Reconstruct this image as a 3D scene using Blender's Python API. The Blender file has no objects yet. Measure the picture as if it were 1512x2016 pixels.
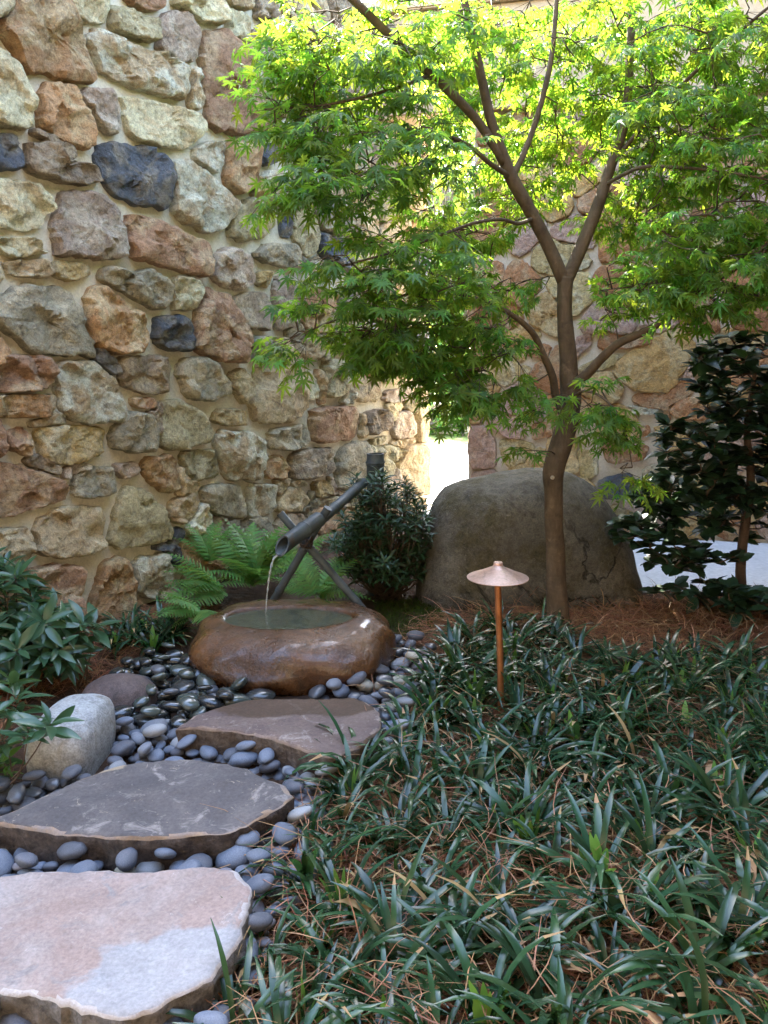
import bpy, math, random
import numpy as np
from mathutils import Vector, Matrix, noise as mnoise
R = math.radians
random.seed(7)
rng = np.random.default_rng(11)
scene = bpy.context.scene
col = scene.collection

# ---------------------------------------------------------------- camera
W, H, F = 1512.0, 2016.0, 1613.0          # photo size and focal length in its pixels
PITCH = R(11.0)
CAM = Vector((0, 0, 1.5))
cam_data = bpy.data.cameras.new('camera')
cam = bpy.data.objects.new('camera', cam_data)
col.objects.link(cam)
cam.location = CAM
cam.rotation_euler = (R(90) - PITCH, 0, 0)
cam_data.sensor_fit = 'VERTICAL'
cam_data.sensor_height = 24.0
cam_data.lens = 24.0 * F / H
cam_data.clip_start = 0.05
cam_data.clip_end = 400
scene.camera = cam

# ---------------------------------------------------------------- world, sun, exposure
SUN_DIR = Vector((-0.26, 0.74, 0.62)).normalized()     # towards the sun
world = bpy.data.worlds.new('World')
scene.world = world
world.use_nodes = True
wn = world.node_tree
wn.nodes.clear()
sky = wn.nodes.new('ShaderNodeTexSky')
sky.sky_type = 'NISHITA'
sky.sun_disc = False
sky.sun_elevation = math.asin(SUN_DIR.z)
sky.sun_rotation = math.atan2(SUN_DIR.x, SUN_DIR.y)
sky.air_density = 1.0
sky.dust_density = 1.6
sky.ozone_density = 0.4
bg = wn.nodes.new('ShaderNodeBackground')
bg.inputs['Strength'].default_value = 0.15
wo = wn.nodes.new('ShaderNodeOutputWorld')
wn.links.new(sky.outputs[0], bg.inputs[0])
wn.links.new(bg.outputs[0], wo.inputs[0])
sun_data = bpy.data.lights.new('sun', 'SUN')
sun_data.energy = 2.6
sun_data.angle = R(0.53)
sun_data.color = (1.0, 0.93, 0.80)
sun = bpy.data.objects.new('sun', sun_data)
col.objects.link(sun)
sun.rotation_euler = SUN_DIR.to_track_quat('Z', 'Y').to_euler()
sun.location = (0, 0, 20)
scene.view_settings.view_transform = 'Standard'
scene.view_settings.look = 'None'
scene.view_settings.exposure = 4.3
scene.view_settings.gamma = 1.0
scene.render.engine = 'CYCLES'
scene.cycles.use_denoising = True
scene.cycles.max_bounces = 8
scene.cycles.diffuse_bounces = 4
scene.cycles.glossy_bounces = 3
scene.cycles.transmission_bounces = 5
scene.cycles.transparent_max_bounces = 6
scene.cycles.sample_clamp_indirect = 6.0

# ---------------------------------------------------------------- helpers: measuring the place
cp, sp = math.cos(PITCH), math.sin(PITCH)
def ray(px, py):
    x = (px - W/2) / F
    y = (H/2 - py) / F
    return Vector((x, cp + y*sp, -sp + y*cp))
def G(px, py, z=0.0):                       # point at height z
    d = ray(px, py)
    return CAM + d * ((z - CAM.z) / d.z)
def AT(px, py, Y):                          # point at distance Y
    d = ray(px, py)
    return CAM + d * (Y / d.y)
def project(p):
    v = Vector(p) - CAM
    zc = v.y*cp - v.z*sp
    yc = v.y*sp + v.z*cp
    if zc < 0.05: return None
    return (W/2 + F*v.x/zc, H/2 - F*yc/zc, zc)

class Frame:                                # a vertical wall's own axes: s along, z up, front towards -y
    def __init__(self, a, b):
        self.o = Vector((a.x, a.y, 0))
        d = Vector((b.x - a.x, b.y - a.y, 0)); self.len = d.length
        self.u = d.normalized()
        self.n = Vector((self.u.y, -self.u.x, 0))
        self.ang = math.atan2(self.u.y, self.u.x)
    def hit(self, px, py):
        d = ray(px, py)
        t = (self.o - CAM).dot(self.n) / d.dot(self.n)
        p = CAM + d*t
        return ((p - self.o).dot(self.u), p.z)
    def pt(self, s, z, out=0.0):
        return self.o + self.u*s + self.n*out + Vector((0, 0, z))

# ---------------------------------------------------------------- helpers: objects
def tag(o, label=None, cat=None, group=None, kind=None):
    if label: o['label'] = label
    if cat: o['category'] = cat
    if group: o['group'] = group
    if kind: o['kind'] = kind
    return o
def empty(name, loc=(0, 0, 0), rz=0.0):
    o = bpy.data.objects.new(name, None)
    col.objects.link(o)
    o.location = loc; o.rotation_euler = (0, 0, rz)
    o.empty_display_size = 0.1
    return o
def link(name, me, parent=None, loc=None, rot=None):
    o = bpy.data.objects.new(name, me)
    col.objects.link(o)
    if parent is not None: o.parent = parent
    if loc is not None: o.location = loc
    if rot is not None: o.rotation_euler = rot
    return o
def mesh(name, V, Fc, mat=None, smooth=True, sharp=None):
    me = bpy.data.meshes.new(name)
    me.from_pydata([tuple(v) for v in V], [], [tuple(f) for f in Fc])
    if mat is not None:
        for m in (mat if isinstance(mat, (list, tuple)) else [mat]): me.materials.append(m)
    if smooth: me.shade_smooth()
    if sharp: me.set_sharp_from_angle(angle=R(sharp))
    me.update()
    return me
def fast_mesh(name, V, Fc, mat=None, smooth=True):      # numpy arrays, all faces the same size
    me = bpy.data.meshes.new(name)
    V = np.ascontiguousarray(V, dtype=np.float32); Fc = np.ascontiguousarray(Fc, dtype=np.int32)
    n, k = Fc.shape
    me.vertices.add(len(V)); me.vertices.foreach_set('co', V.ravel())
    me.loops.add(n*k); me.loops.foreach_set('vertex_index', Fc.ravel())
    me.polygons.add(n)
    me.polygons.foreach_set('loop_start', np.arange(0, n*k, k, dtype=np.int32))
    me.polygons.foreach_set('loop_total', np.full(n, k, dtype=np.int32))
    if smooth: me.polygons.foreach_set('use_smooth', np.ones(n, dtype=bool))
    me.update(calc_edges=True)
    me.validate()
    if mat is not None: me.materials.append(mat)
    return me
def fbm(p, octv=3):
    a, s, f = 0.0, 0.5, 1.0
    for _ in range(octv):
        a += s*mnoise.noise(Vector(p)*f); s *= 0.5; f *= 2.1
    return a

# ---------------------------------------------------------------- helpers: materials
class NT:
    def __init__(self, name):
        self.m = bpy.data.materials.new(name); self.m.use_nodes = True
        self.t = self.m.node_tree; self.t.nodes.clear()
        self.out = self.n('OutputMaterial')
    def n(self, kind, **kw):
        nd = self.t.nodes.new('ShaderNode' + kind)
        for k, v in kw.items():
            if k in nd.inputs.keys(): nd.inputs[k].default_value = v
            else: setattr(nd, k, v)
        return nd
    def l(self, a, b): self.t.links.new(a, b)
    def coord(self, per_object=True, offset=None):
        tc = self.n('TexCoord')
        if not per_object: return tc.outputs['Object']
        oi = self.n('ObjectInfo')
        sc = self.n('VectorMath', operation='SCALE'); 
        cm = self.n('CombineXYZ')
        self.l(oi.outputs['Random'], cm.inputs[0]); self.l(oi.outputs['Random'], cm.inputs[1]); self.l(oi.outputs['Random'], cm.inputs[2])
        self.l(cm.outputs[0], sc.inputs[0]); sc.inputs['Scale'].default_value = 37.0
        ad = self.n('VectorMath', operation='ADD')
        self.l(tc.outputs['Object'], ad.inputs[0]); self.l(sc.outputs[0], ad.inputs[1])
        return ad.outputs[0]
    def noise(self, co, scale, detail=6, rough=0.6, dist=0.0):
        n = self.n('TexNoise')
        n.inputs['Scale'].default_value = scale; n.inputs['Detail'].default_value = detail
        n.inputs['Roughness'].default_value = rough; n.inputs['Distortion'].default_value = dist
        self.l(co, n.inputs['Vector'])
        return n.outputs['Fac']
    def ramp(self, fac, stops, interp='LINEAR'):
        r = self.n('ValToRGB'); r.color_ramp.interpolation = interp
        e = r.color_ramp.elements
        while len(e) < len(stops): e.new(0.5)
        for i, (p, c) in enumerate(stops):
            e[i].position = p
            e[i].color = (*c, 1) if not isinstance(c, (int, float)) else (c, c, c, 1)
        self.l(fac, r.inputs[0])
        return r.outputs[0]
    def mix(self, fac, a, b, mode='MIX'):
        m = self.n('Mix', data_type='RGBA', blend_type=mode)
        for s, v in ((m.inputs[0], fac), (m.inputs[6], a), (m.inputs[7], b)):
            if isinstance(v, (int, float)): s.default_value = v
            elif isinstance(v, tuple): s.default_value = (*v, 1)
            else: self.l(v, s)
        return m.outputs[2]
    def math(self, op, a, b=0.0):
        m = self.n('Math', operation=op)
        for s, v in ((m.inputs[0], a), (m.inputs[1], b)):
            if isinstance(v, (int, float)): s.default_value = v
            else: self.l(v, s)
        return m.outputs[0]
    def bump(self, h, strength=0.5, dist=0.01, prev=None):
        b = self.n('Bump'); b.inputs['Strength'].default_value = strength; b.inputs['Distance'].default_value = dist
        self.l(h, b.inputs['Height'])
        if prev is not None: self.l(prev, b.inputs['Normal'])
        return b.outputs[0]
    def hsv(self, c, h=0.5, s=1.0, v=1.0):
        n = self.n('HueSaturation')
        for k, x in (('Hue', h), ('Saturation', s), ('Value', v)):
            if isinstance(x, (int, float)): n.inputs[k].default_value = x
            else: self.l(x, n.inputs[k])
        if isinstance(c, tuple): n.inputs['Color'].default_value = (*c, 1)
        else: self.l(c, n.inputs['Color'])
        return n.outputs[0]
    def vary(self, lo, hi):                          # a different value for each object
        oi = self.n('ObjectInfo'); mr = self.n('MapRange')
        self.l(oi.outputs['Random'], mr.inputs[0]); mr.inputs[3].default_value = lo; mr.inputs[4].default_value = hi
        return mr.outputs[0]
    def island(self, lo, hi):
        g = self.n('NewGeometry'); mr = self.n('MapRange')
        self.l(g.outputs['Random Per Island'], mr.inputs[0]); mr.inputs[3].default_value = lo; mr.inputs[4].default_value = hi
        return mr.outputs[0]
    def bsdf(self, color, rough=0.8, normal=None, spec=0.4, metal=0.0, coat=0.0, coat_rough=0.05):
        p = self.n('BsdfPrincipled')
        for key, v in (('Base Color', color), ('Roughness', rough), ('Specular IOR Level', spec), ('Metallic', metal), ('Coat Weight', coat)):
            s = p.inputs[key]
            if isinstance(v, tuple): s.default_value = (*v, 1)
            elif isinstance(v, (int, float)): s.default_value = v
            else: self.l(v, s)
        p.inputs['Coat Roughness'].default_value = coat_rough
        if normal is not None: self.l(normal, p.inputs['Normal'])
        return p
    def done(self, shader):
        self.l(shader.outputs[0], self.out.inputs['Surface'])
        return self.m

def stone_material(name, base, accent, dark, amount=0.5, rough=0.85, sc=1.0):
    t = NT(name); co = t.coord()
    big = t.noise(co, 5.0*sc, 5, 0.62, 0.8)
    fine = t.noise(co, 38.0*sc, 8, 0.7)
    grain = t.noise(co, 160.0*sc, 3, 0.6)
    c = t.mix(t.ramp(big, [(0.5-0.08*amount, 0), (0.5+0.09, 1)]), base, accent)
    c = t.mix(t.ramp(t.noise(co, 9.0*sc, 8, 0.75, 1.4), [(0.56, 0), (0.70, 1)]), c, dark)
    c = t.mix(0.8, c, t.ramp(fine, [(0.28, 0.32), (0.5, 0.95), (0.72, 1.35)]), 'MULTIPLY')
    c = t.mix(0.65, c, t.ramp(grain, [(0.3, 0.55), (0.7, 1.3)]), 'MULTIPLY')
    c = t.hsv(c, 0.5, 1.0, t.vary(0.82, 1.16))
    n1 = t.bump(fine, 1.0, 0.030)
    n2 = t.bump(t.noise(co, 14.0*sc, 4, 0.6, 0.5), 0.7, 0.03, n1)
    n3 = t.bump(grain, 0.6, 0.006, n2)
    return t.done(t.bsdf(c, rough, n3, 0.3))

M = {}
M['tan'] = stone_material('stone_tan', (0.535, 0.409, 0.238), (0.643, 0.538, 0.334), (0.183, 0.131, 0.078))
M['orange'] = stone_material('stone_orange', (0.505, 0.305, 0.148), (0.596, 0.460, 0.260), (0.178, 0.104, 0.057))
M['cream'] = stone_material('stone_cream', (0.720, 0.665, 0.417), (0.635, 0.509, 0.285), (0.336, 0.277, 0.167))
M['white'] = stone_material('stone_white', (0.720, 0.700, 0.522), (0.559, 0.423, 0.244), (0.257, 0.222, 0.163))
M['grey'] = stone_material('stone_grey', (0.366, 0.328, 0.224), (0.523, 0.445, 0.289), (0.146, 0.135, 0.102))
M['olive'] = stone_material('stone_olive', (0.420, 0.363, 0.206), (0.547, 0.479, 0.285), (0.160, 0.138, 0.083))
M['red'] = stone_material('stone_red', (0.448, 0.268, 0.154), (0.568, 0.413, 0.244), (0.190, 0.120, 0.078))
M['mauve'] = stone_material('stone_mauve', (0.445, 0.343, 0.246), (0.618, 0.532, 0.395), (0.179, 0.138, 0.109))
M['blue'] = stone_material('stone_blue', (0.103, 0.115, 0.128), (0.222, 0.199, 0.152), (0.047, 0.050, 0.055), rough=0.6)
M['amber'] = stone_material('stone_amber', (0.540, 0.321, 0.111), (0.580, 0.421, 0.205), (0.340, 0.180, 0.068))
M['rust'] = stone_material('stone_rust', (0.46, 0.215, 0.09), (0.52, 0.34, 0.18), (0.28, 0.13, 0.06))
M['rose'] = stone_material('stone_rose', (0.47, 0.29, 0.20), (0.54, 0.38, 0.27), (0.30, 0.17, 0.12))
M['brown'] = stone_material('stone_brown', (0.331, 0.254, 0.166), (0.470, 0.383, 0.252), (0.131, 0.102, 0.075))
M['ochre'] = stone_material('stone_ochre', (0.536, 0.391, 0.167), (0.620, 0.523, 0.322), (0.226, 0.160, 0.081))

def simple_noise_material(name, a, b, scale=8, rough=0.9, bump=0.4, bdist=0.01, spec=0.3):
    t = NT(name); co = t.coord(False)
    f = t.noise(co, scale, 8, 0.65)
    g = t.noise(co, scale*9, 4, 0.6)
    c = t.mix(t.ramp(f, [(0.35, 0), (0.65, 1)]), a, b)
    c = t.mix(0.5, c, t.ramp(g, [(0.3, 0.7), (0.7, 1.2)]), 'MULTIPLY')
    return t.done(t.bsdf(c, rough, t.bump(g, bump*0.6, bdist*0.4, t.bump(f, bump, bdist)), spec))
M['mortar'] = simple_noise_material('mortar', (0.57, 0.515, 0.375), (0.69, 0.63, 0.48), 9, 0.95, 0.8, 0.02)
M['mortar_pale'] = simple_noise_material('mortar_pale', (0.50, 0.41, 0.30), (0.60, 0.50, 0.38), 9, 0.95, 0.4, 0.012)
M['stucco'] = simple_noise_material('stucco', (0.47, 0.33, 0.19), (0.53, 0.39, 0.24), 20, 0.95, 0.4, 0.008)
M['blocker_brown'] = simple_noise_material('sky_blocker_brown', (0.15, 0.12, 0.085), (0.19, 0.155, 0.11), 3, 0.9, 0.2)  # dark, so the added blockers bounce little light
M['soil'] = simple_noise_material('mulch_soil', (0.035, 0.019, 0.011), (0.085, 0.042, 0.021), 14, 0.95, 0.9, 0.03)
M['concrete'] = simple_noise_material('pale_concrete', (0.62, 0.60, 0.58), (0.70, 0.68, 0.66), 3, 0.8, 0.15, 0.004)
M['gravel'] = simple_noise_material('pale_gravel', (0.42, 0.40, 0.36), (0.52, 0.50, 0.45), 30, 0.9, 0.6, 0.02)
M['lawn'] = simple_noise_material('lawn', (0.10, 0.14, 0.03), (0.20, 0.22, 0.05), 12, 0.9, 0.6, 0.03)

def leaf_material(name, front, trans, tw=0.4, rough=0.45, spec=0.4, hue=0.03, val=(0.75, 1.25), blotch=None):
    t = NT(name)
    h = t.island(0.5-hue, 0.5+hue)
    g = t.n('NewGeometry')
    wn_ = t.n('TexWhiteNoise', noise_dimensions='1D'); t.l(g.outputs['Random Per Island'], wn_.inputs['W'])
    mr = t.n('MapRange'); t.l(wn_.outputs['Value'], mr.inputs[0]); mr.inputs[3].default_value = val[0]; mr.inputs[4].default_value = val[1]
    oi = t.n('ObjectInfo')
    ov = t.n('MapRange'); t.l(oi.outputs['Random'], ov.inputs[0]); ov.inputs[3].default_value = 0.85; ov.inputs[4].default_value = 1.15
    v = t.math('MULTIPLY', mr.outputs[0], ov.outputs[0])
    c = t.hsv(front, h, 1.0, v)
    if blotch:
        c = t.mix(t.ramp(t.noise(t.coord(), 30, 4), [(0.55, 0), (0.7, 1)]), c, blotch)
    p = t.bsdf(c, rough, None, spec)
    if tw > 0:
        tr = t.n('BsdfTranslucent'); t.l(t.hsv(trans, h, 1.0, v), tr.inputs[0])
        ms = t.n('MixShader'); ms.inputs[0].default_value = tw
        t.l(p.outputs[0], ms.inputs[1]); t.l(tr.outputs[0], ms.inputs[2])
        return t.done(ms)
    return t.done(p)
M['maple_leaf'] = leaf_material('maple_leaf', (0.070, 0.150, 0.022), (0.32, 0.49, 0.035), 0.50, 0.5, 0.35, 0.035, (0.6, 1.35))
M['holly_leaf'] = leaf_material('holly_leaf', (0.024, 0.055, 0.024), (0.04, 0.09, 0.01), 0.10, 0.35, 0.45, 0.02)
M['pieris_leaf'] = leaf_material('shrub_leaf', (0.050, 0.115, 0.050), (0.12, 0.22, 0.05), 0.2, 0.28, 0.5, 0.025)
M['azalea_leaf'] = leaf_material('azalea_leaf', (0.030, 0.070, 0.026), (0.08, 0.15, 0.03), 0.15, 0.35, 0.45, 0.025)
M['fern_leaf'] = leaf_material('fern_leaf', (0.13, 0.27, 0.07), (0.24, 0.44, 0.07), 0.40, 0.5, 0.3, 0.03)
M['turf_leaf'] = leaf_material('lily_turf_leaf', (0.021, 0.058, 0.021), (0.06, 0.15, 0.03), 0.18, 0.27, 0.5, 0.04, (0.5, 1.45))
M['turf_new'] = leaf_material('lily_turf_new_leaf', (0.11, 0.24, 0.04), (0.22, 0.40, 0.05), 0.3, 0.4, 0.4, 0.02)
M['turf_dead'] = leaf_material('dead_leaf_blade', (0.33, 0.21, 0.10), (0.3, 0.2, 0.1), 0.15, 0.7, 0.2, 0.02)
M['far_leaf'] = leaf_material('far_leaf', (0.10, 0.18, 0.04), (0.35, 0.45, 0.06), 0.45, 0.6, 0.2, 0.05, (0.5, 1.4))
M['needle'] = leaf_material('pine_needle', (0.22, 0.090, 0.035), (0.2, 0.1, 0.05), 0.1, 0.6, 0.3, 0.025, (0.35, 1.7))
M['needle_dry'] = leaf_material('pine_needle_dry', (0.40, 0.21, 0.10), (0.2, 0.1, 0.05), 0.1, 0.6, 0.3, 0.02, (0.6, 1.3))

def bark_material(name, a, b, scale=1.0):
    t = NT(name); tc = t.coord(False)
    mp = t.n('Mapping'); t.l(tc, mp.inputs[0]); mp.inputs['Scale'].default_value = (1, 1, 0.35)
    f = t.noise(mp.outputs[0], 22*scale, 8, 0.65, 0.4)
    mp2 = t.n('Mapping'); t.l(tc, mp2.inputs[0]); mp2.inputs['Scale'].default_value = (0.4, 0.4, 4)
    ring = t.noise(mp2.outputs[0], 14*scale, 5, 0.6)
    c = t.mix(t.ramp(f, [(0.3, 0), (0.7, 1)]), a, b)
    c = t.mix(0.6, c, t.ramp(ring, [(0.3, 0.8), (0.7, 1.1)]), 'MULTIPLY')
    c = t.mix(t.ramp(t.noise(tc, 7*scale, 8, 0.7, 0.5), [(0.5, 0), (0.68, 0.7)]), c, tuple(x*0.5 for x in a))
    c = t.mix(t.ramp(t.noise(tc, 11*scale, 6, 0.7, 0.3), [(0.60, 0), (0.70, 0.6)]), c, tuple(x*1.5 for x in b))
    return t.done(t.bsdf(c, 0.8, t.bump(ring, 0.35, 0.006, t.bump(f, 0.9, 0.014)), 0.3))
M['bark'] = bark_material('maple_bark', (0.070, 0.045, 0.025), (0.145, 0.102, 0.062))
M['bark_dark'] = bark_material('shrub_bark', (0.07, 0.045, 0.03), (0.14, 0.09, 0.06))
M['bark_far'] = bark_material('far_bark', (0.10, 0.08, 0.06), (0.18, 0.14, 0.11), 0.3)

# ================================================================ the setting: ground, patio, gravel
def sheet(name, pts, z, mat, kind='structure', label=None, cat=None):
    me = mesh(name, [(x, y, z) for x, y in pts], [list(range(len(pts)))], mat, smooth=False)
    o = link(name, me); o['kind'] = kind
    if label: o['label'] = label
    if cat: o['category'] = cat
    return o
LW = Frame(G(150, 1235), G(835, 1003))       # left wall's foot line
RW = Frame(G(920, 1037), G(1509, 1069))      # far right wall's foot line
sheet('ground', [(-60, -40), (60, -40), (60, 120), (-60, 120)], -0.02, M['soil'])
sheet('gravel_yard', [(-25, 7.6), (25, 7.6), (25, 13.6), (-25, 13.6)], 0.0, M['gravel'])
sheet('lawn', [(-40, 13.6), (40, 13.6), (40, 60), (-40, 60)], 0.0, M['lawn'])

# courtyard bed: a fine, slightly uneven soil sheet
BX0, BX1, BY0, BY1, BN = -4.0, 4.5, 0.4, 7.2, 120
def bed_h(x, y):
    h = 0.025*mnoise.noise(Vector((x*1.3, y*1.3, 2.0))) + 0.012*mnoise.noise(Vector((x*5, y*5, 7.0)))
    # pine straw mounds round the maple and along the shrubs
    h += 0.05*math.exp(-(((x-1.0)/0.7)**2 + ((y-4.35)/0.45)**2))
    h += 0.06*math.exp(-(((x+1.05)/0.35)**2 + ((y-4.2)/0.30)**2))
    return h
ys = np.linspace(BY0, BY1, BN); xs = np.linspace(BX0, BX1, BN)

# ================================================================ field-stone walls
def chaikin(P, n=1):
    for _ in range(n):
        Q = []
        for i in range(len(P)):
            a, b = P[i], P[(i+1) % len(P)]
            Q.append((a[0]*0.85+b[0]*0.15, a[1]*0.85+b[1]*0.15)); Q.append((a[0]*0.15+b[0]*0.85, a[1]*0.15+b[1]*0.85))
        P = Q
    return P
def resample(P, n):
    P = np.array(P + [P[0]], float)
    d = np.r_[0, np.cumsum(np.hypot(*np.diff(P, axis=0).T))]
    t = np.linspace(0, d[-1], n, endpoint=False)
    return np.c_[np.interp(t, d, P[:, 0]), np.interp(t, d, P[:, 1])]
def area_centroid(P):
    A = cx = cy = 0.0
    for i in range(len(P)):
        (x0, y0), (x1, y1) = P[i], P[(i+1) % len(P)]
        k = x0*y1 - x1*y0; A += k; cx += (x0+x1)*k; cy += (y0+y1)*k
    return A/2, (cx/(3*A), cy/(3*A))
def wall_stone(P, prot, rough, seed, mat, N=52):
    """A stone set in a wall: outline P in wall axes, standing proud by prot, broken into facets."""
    A, c = area_centroid(P)
    P = chaikin(P, 1)
    Q = resample(P, N) - np.array(c)
    r = random.Random(seed)
    size = math.sqrt(abs(A))
    off = Vector((r.uniform(-50, 50), r.uniform(-50, 50), r.uniform(-50, 50)))
    for i in range(N):
        q = Vector((Q[i][0], 0, Q[i][1]))
        Q[i] *= 1 + (0.20*fbm(q*11 + off, 3) + 0.09*mnoise.noise(q*40+off))*min(1, rough*1.2)
    fq = r.uniform(1.3, 2.1)/size
    lean = (r.gauss(0, 0.35), r.gauss(-0.25, 0.45))
    cells = {}
    def facet(pt):
        k = (round(pt.x, 3), round(pt.y, 3), round(pt.z, 3))
        if k not in cells:
            g = random.Random(hash(k) ^ seed)
            cells[k] = (g.gauss(0, 0.75), g.gauss(-0.1, 0.8), g.uniform(-0.2, 0.16))
        return cells[k]
    prof = [(1.02, -0.35), (1.0, 0.0), (0.995, 0.55), (0.968, 0.88), (0.91, 0.97), (0.82, 1.0), (0.73, 1.0), (0.63, 1.0), (0.52, 1.0), (0.41, 1.0), (0.30, 1.0), (0.19, 1.0), (0.08, 1.0)]
    V, Fc = [], []
    for fr, h in prof:
        for i in range(N):
            x, z = Q[i]*fr
            if h > 0:
                p = Vector((x, 0, z))
                w = p*fq + off + Vector((fbm(p*10+off, 2), 0, fbm(p*10-off, 2)))*0.30
                d, pts = mnoise.voronoi(w)
                hs = []
                for k in (0, 1):
                    tx, tz, o_ = facet(pts[k]); e = w-pts[k]
                    hs.append(0.88+o_*rough+(tx*e.x+tz*e.z)*0.62*rough+(lean[0]*x+lean[1]*z)/size*0.5*rough)
                t = min(1.0, (d[1]-d[0])*5.0); t = 0.5+0.5*t
                hh = hs[0]*t+hs[1]*(1-t)
                e = min(1.0, (1.03-fr)*5)
                hh += rough*(0.34*fbm(p*14 + off, 4)+0.10*mnoise.noise(p*46+off))*e
                hh = min(max(hh, 0.25), 1.35)*h
                y = -prot*max(hh, 0.06)
            else:
                y = -prot*h
            V.append((x, y, z))
    k = len(prof)
    for j in range(k-1):
        for i in range(N):
            i2 = (i+1) % N
            Fc.append((j*N+i, j*N+i2, (j+1)*N+i2, (j+1)*N+i))
    last = [v[1] for v in V[-N:]]
    V.append((0, sum(last)/N, 0))
    for i in range(N): Fc.append(((k-1)*N+i, (k-1)*N+(i+1) % N, len(V)-1))
    if A < 0: Fc = [tuple(reversed(f)) for f in Fc]
    return mesh('stone', V, Fc, mat, smooth=True, sharp=30), c
def inside(pt, P):
    x, y = pt; c = False; j = len(P)-1
    for i in range(len(P)):
        if (P[i][1] > y) != (P[j][1] > y) and x < (P[j][0]-P[i][0])*(y-P[i][1])/(P[j][1]-P[i][1]) + P[i][0]: c = not c
        j = i
    return c
def fill_cells(traced, s0, s1, z0, z1, size, gap, seed):
    """Star-shaped stones that fill what is left of the wall between the traced ones."""
    r = random.Random(seed); res = 0.02
    ns, nz = int((s1-s0)/res)+1, int((z1-z0)/res)+1
    S, Z = np.meshgrid(s0+np.arange(ns)*res, z0+np.arange(nz)*res)
    lab = np.full(S.shape, -1, int)
    for k, P in enumerate(traced):
        P = np.array(P); i = np.zeros(S.shape, bool); j = len(P)-1
        for q in range(len(P)):
            cond = (P[q, 1] > Z) != (P[j, 1] > Z)
            with np.errstate(divide='ignore', invalid='ignore'):
                xi = (P[j, 0]-P[q, 0])*(Z-P[q, 1])/(P[j, 1]-P[q, 1]+1e-12) + P[q, 0]
            i ^= cond & (S < xi); j = q
        lab[i] = k
    pts = []
    row = 0; z = z0 + size*0.3
    while z < z1:
        s = s0 + size*(0.2+0.5*(row % 2))
        while s < s1:
            pts.append((s + r.uniform(-.3, .3)*size, z + r.uniform(-.25, .25)*size))
            s += size*r.uniform(0.9, 1.6)
        z += size*r.uniform(0.62, 0.85); row += 1
    # drop seeds too near a traced stone
    keep = []
    for (s, z) in pts:
        i, j = int((z-z0)/res), int((s-s0)/res)
        w = max(1, int(size*0.17/res))
        if i < 0 or j < 0 or i >= nz or j >= ns: continue
        if (lab[max(0, i-w):i+w+1, max(0, j-w):j+w+1] >= 0).any(): continue
        keep.append((s, z))
    best = np.full(S.shape, 1e9); own = np.full(S.shape, -1, int)
    for k, (s, z) in enumerate(keep):
        d = np.hypot((S-s)*0.85, Z-z)
        m = d < best; best[m] = d[m]; own[m] = k
    own[lab >= 0] = -2
    out = []
    for k, (s, z) in enumerate(keep):
        P = []
        for a in range(22):
            th = 2*math.pi*a/22; d = 0.0
            while d < size*1.05:
                i, j = int(round((z+math.sin(th)*d-z0)/res)), int(round((s+math.cos(th)*d-s0)/res))
                if i < 0 or j < 0 or i >= nz or j >= ns or own[i, j] != k: break
                d += res*0.5
            P.append(max(0.03, d-gap))
        P = [(P[i-1]+2*P[i]+P[(i+1) % 22])/4 if P[i] > P[i-1] or P[i] > P[(i+1) % 22] else P[i] for i in range(22)]
        poly = [(s+math.cos(2*math.pi*a/22)*P[a], z+math.sin(2*math.pi*a/22)*P[a]) for a in range(22)]
        if abs(area_centroid(poly)[0]) > 0.004: out.append(poly)
    return out

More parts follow.
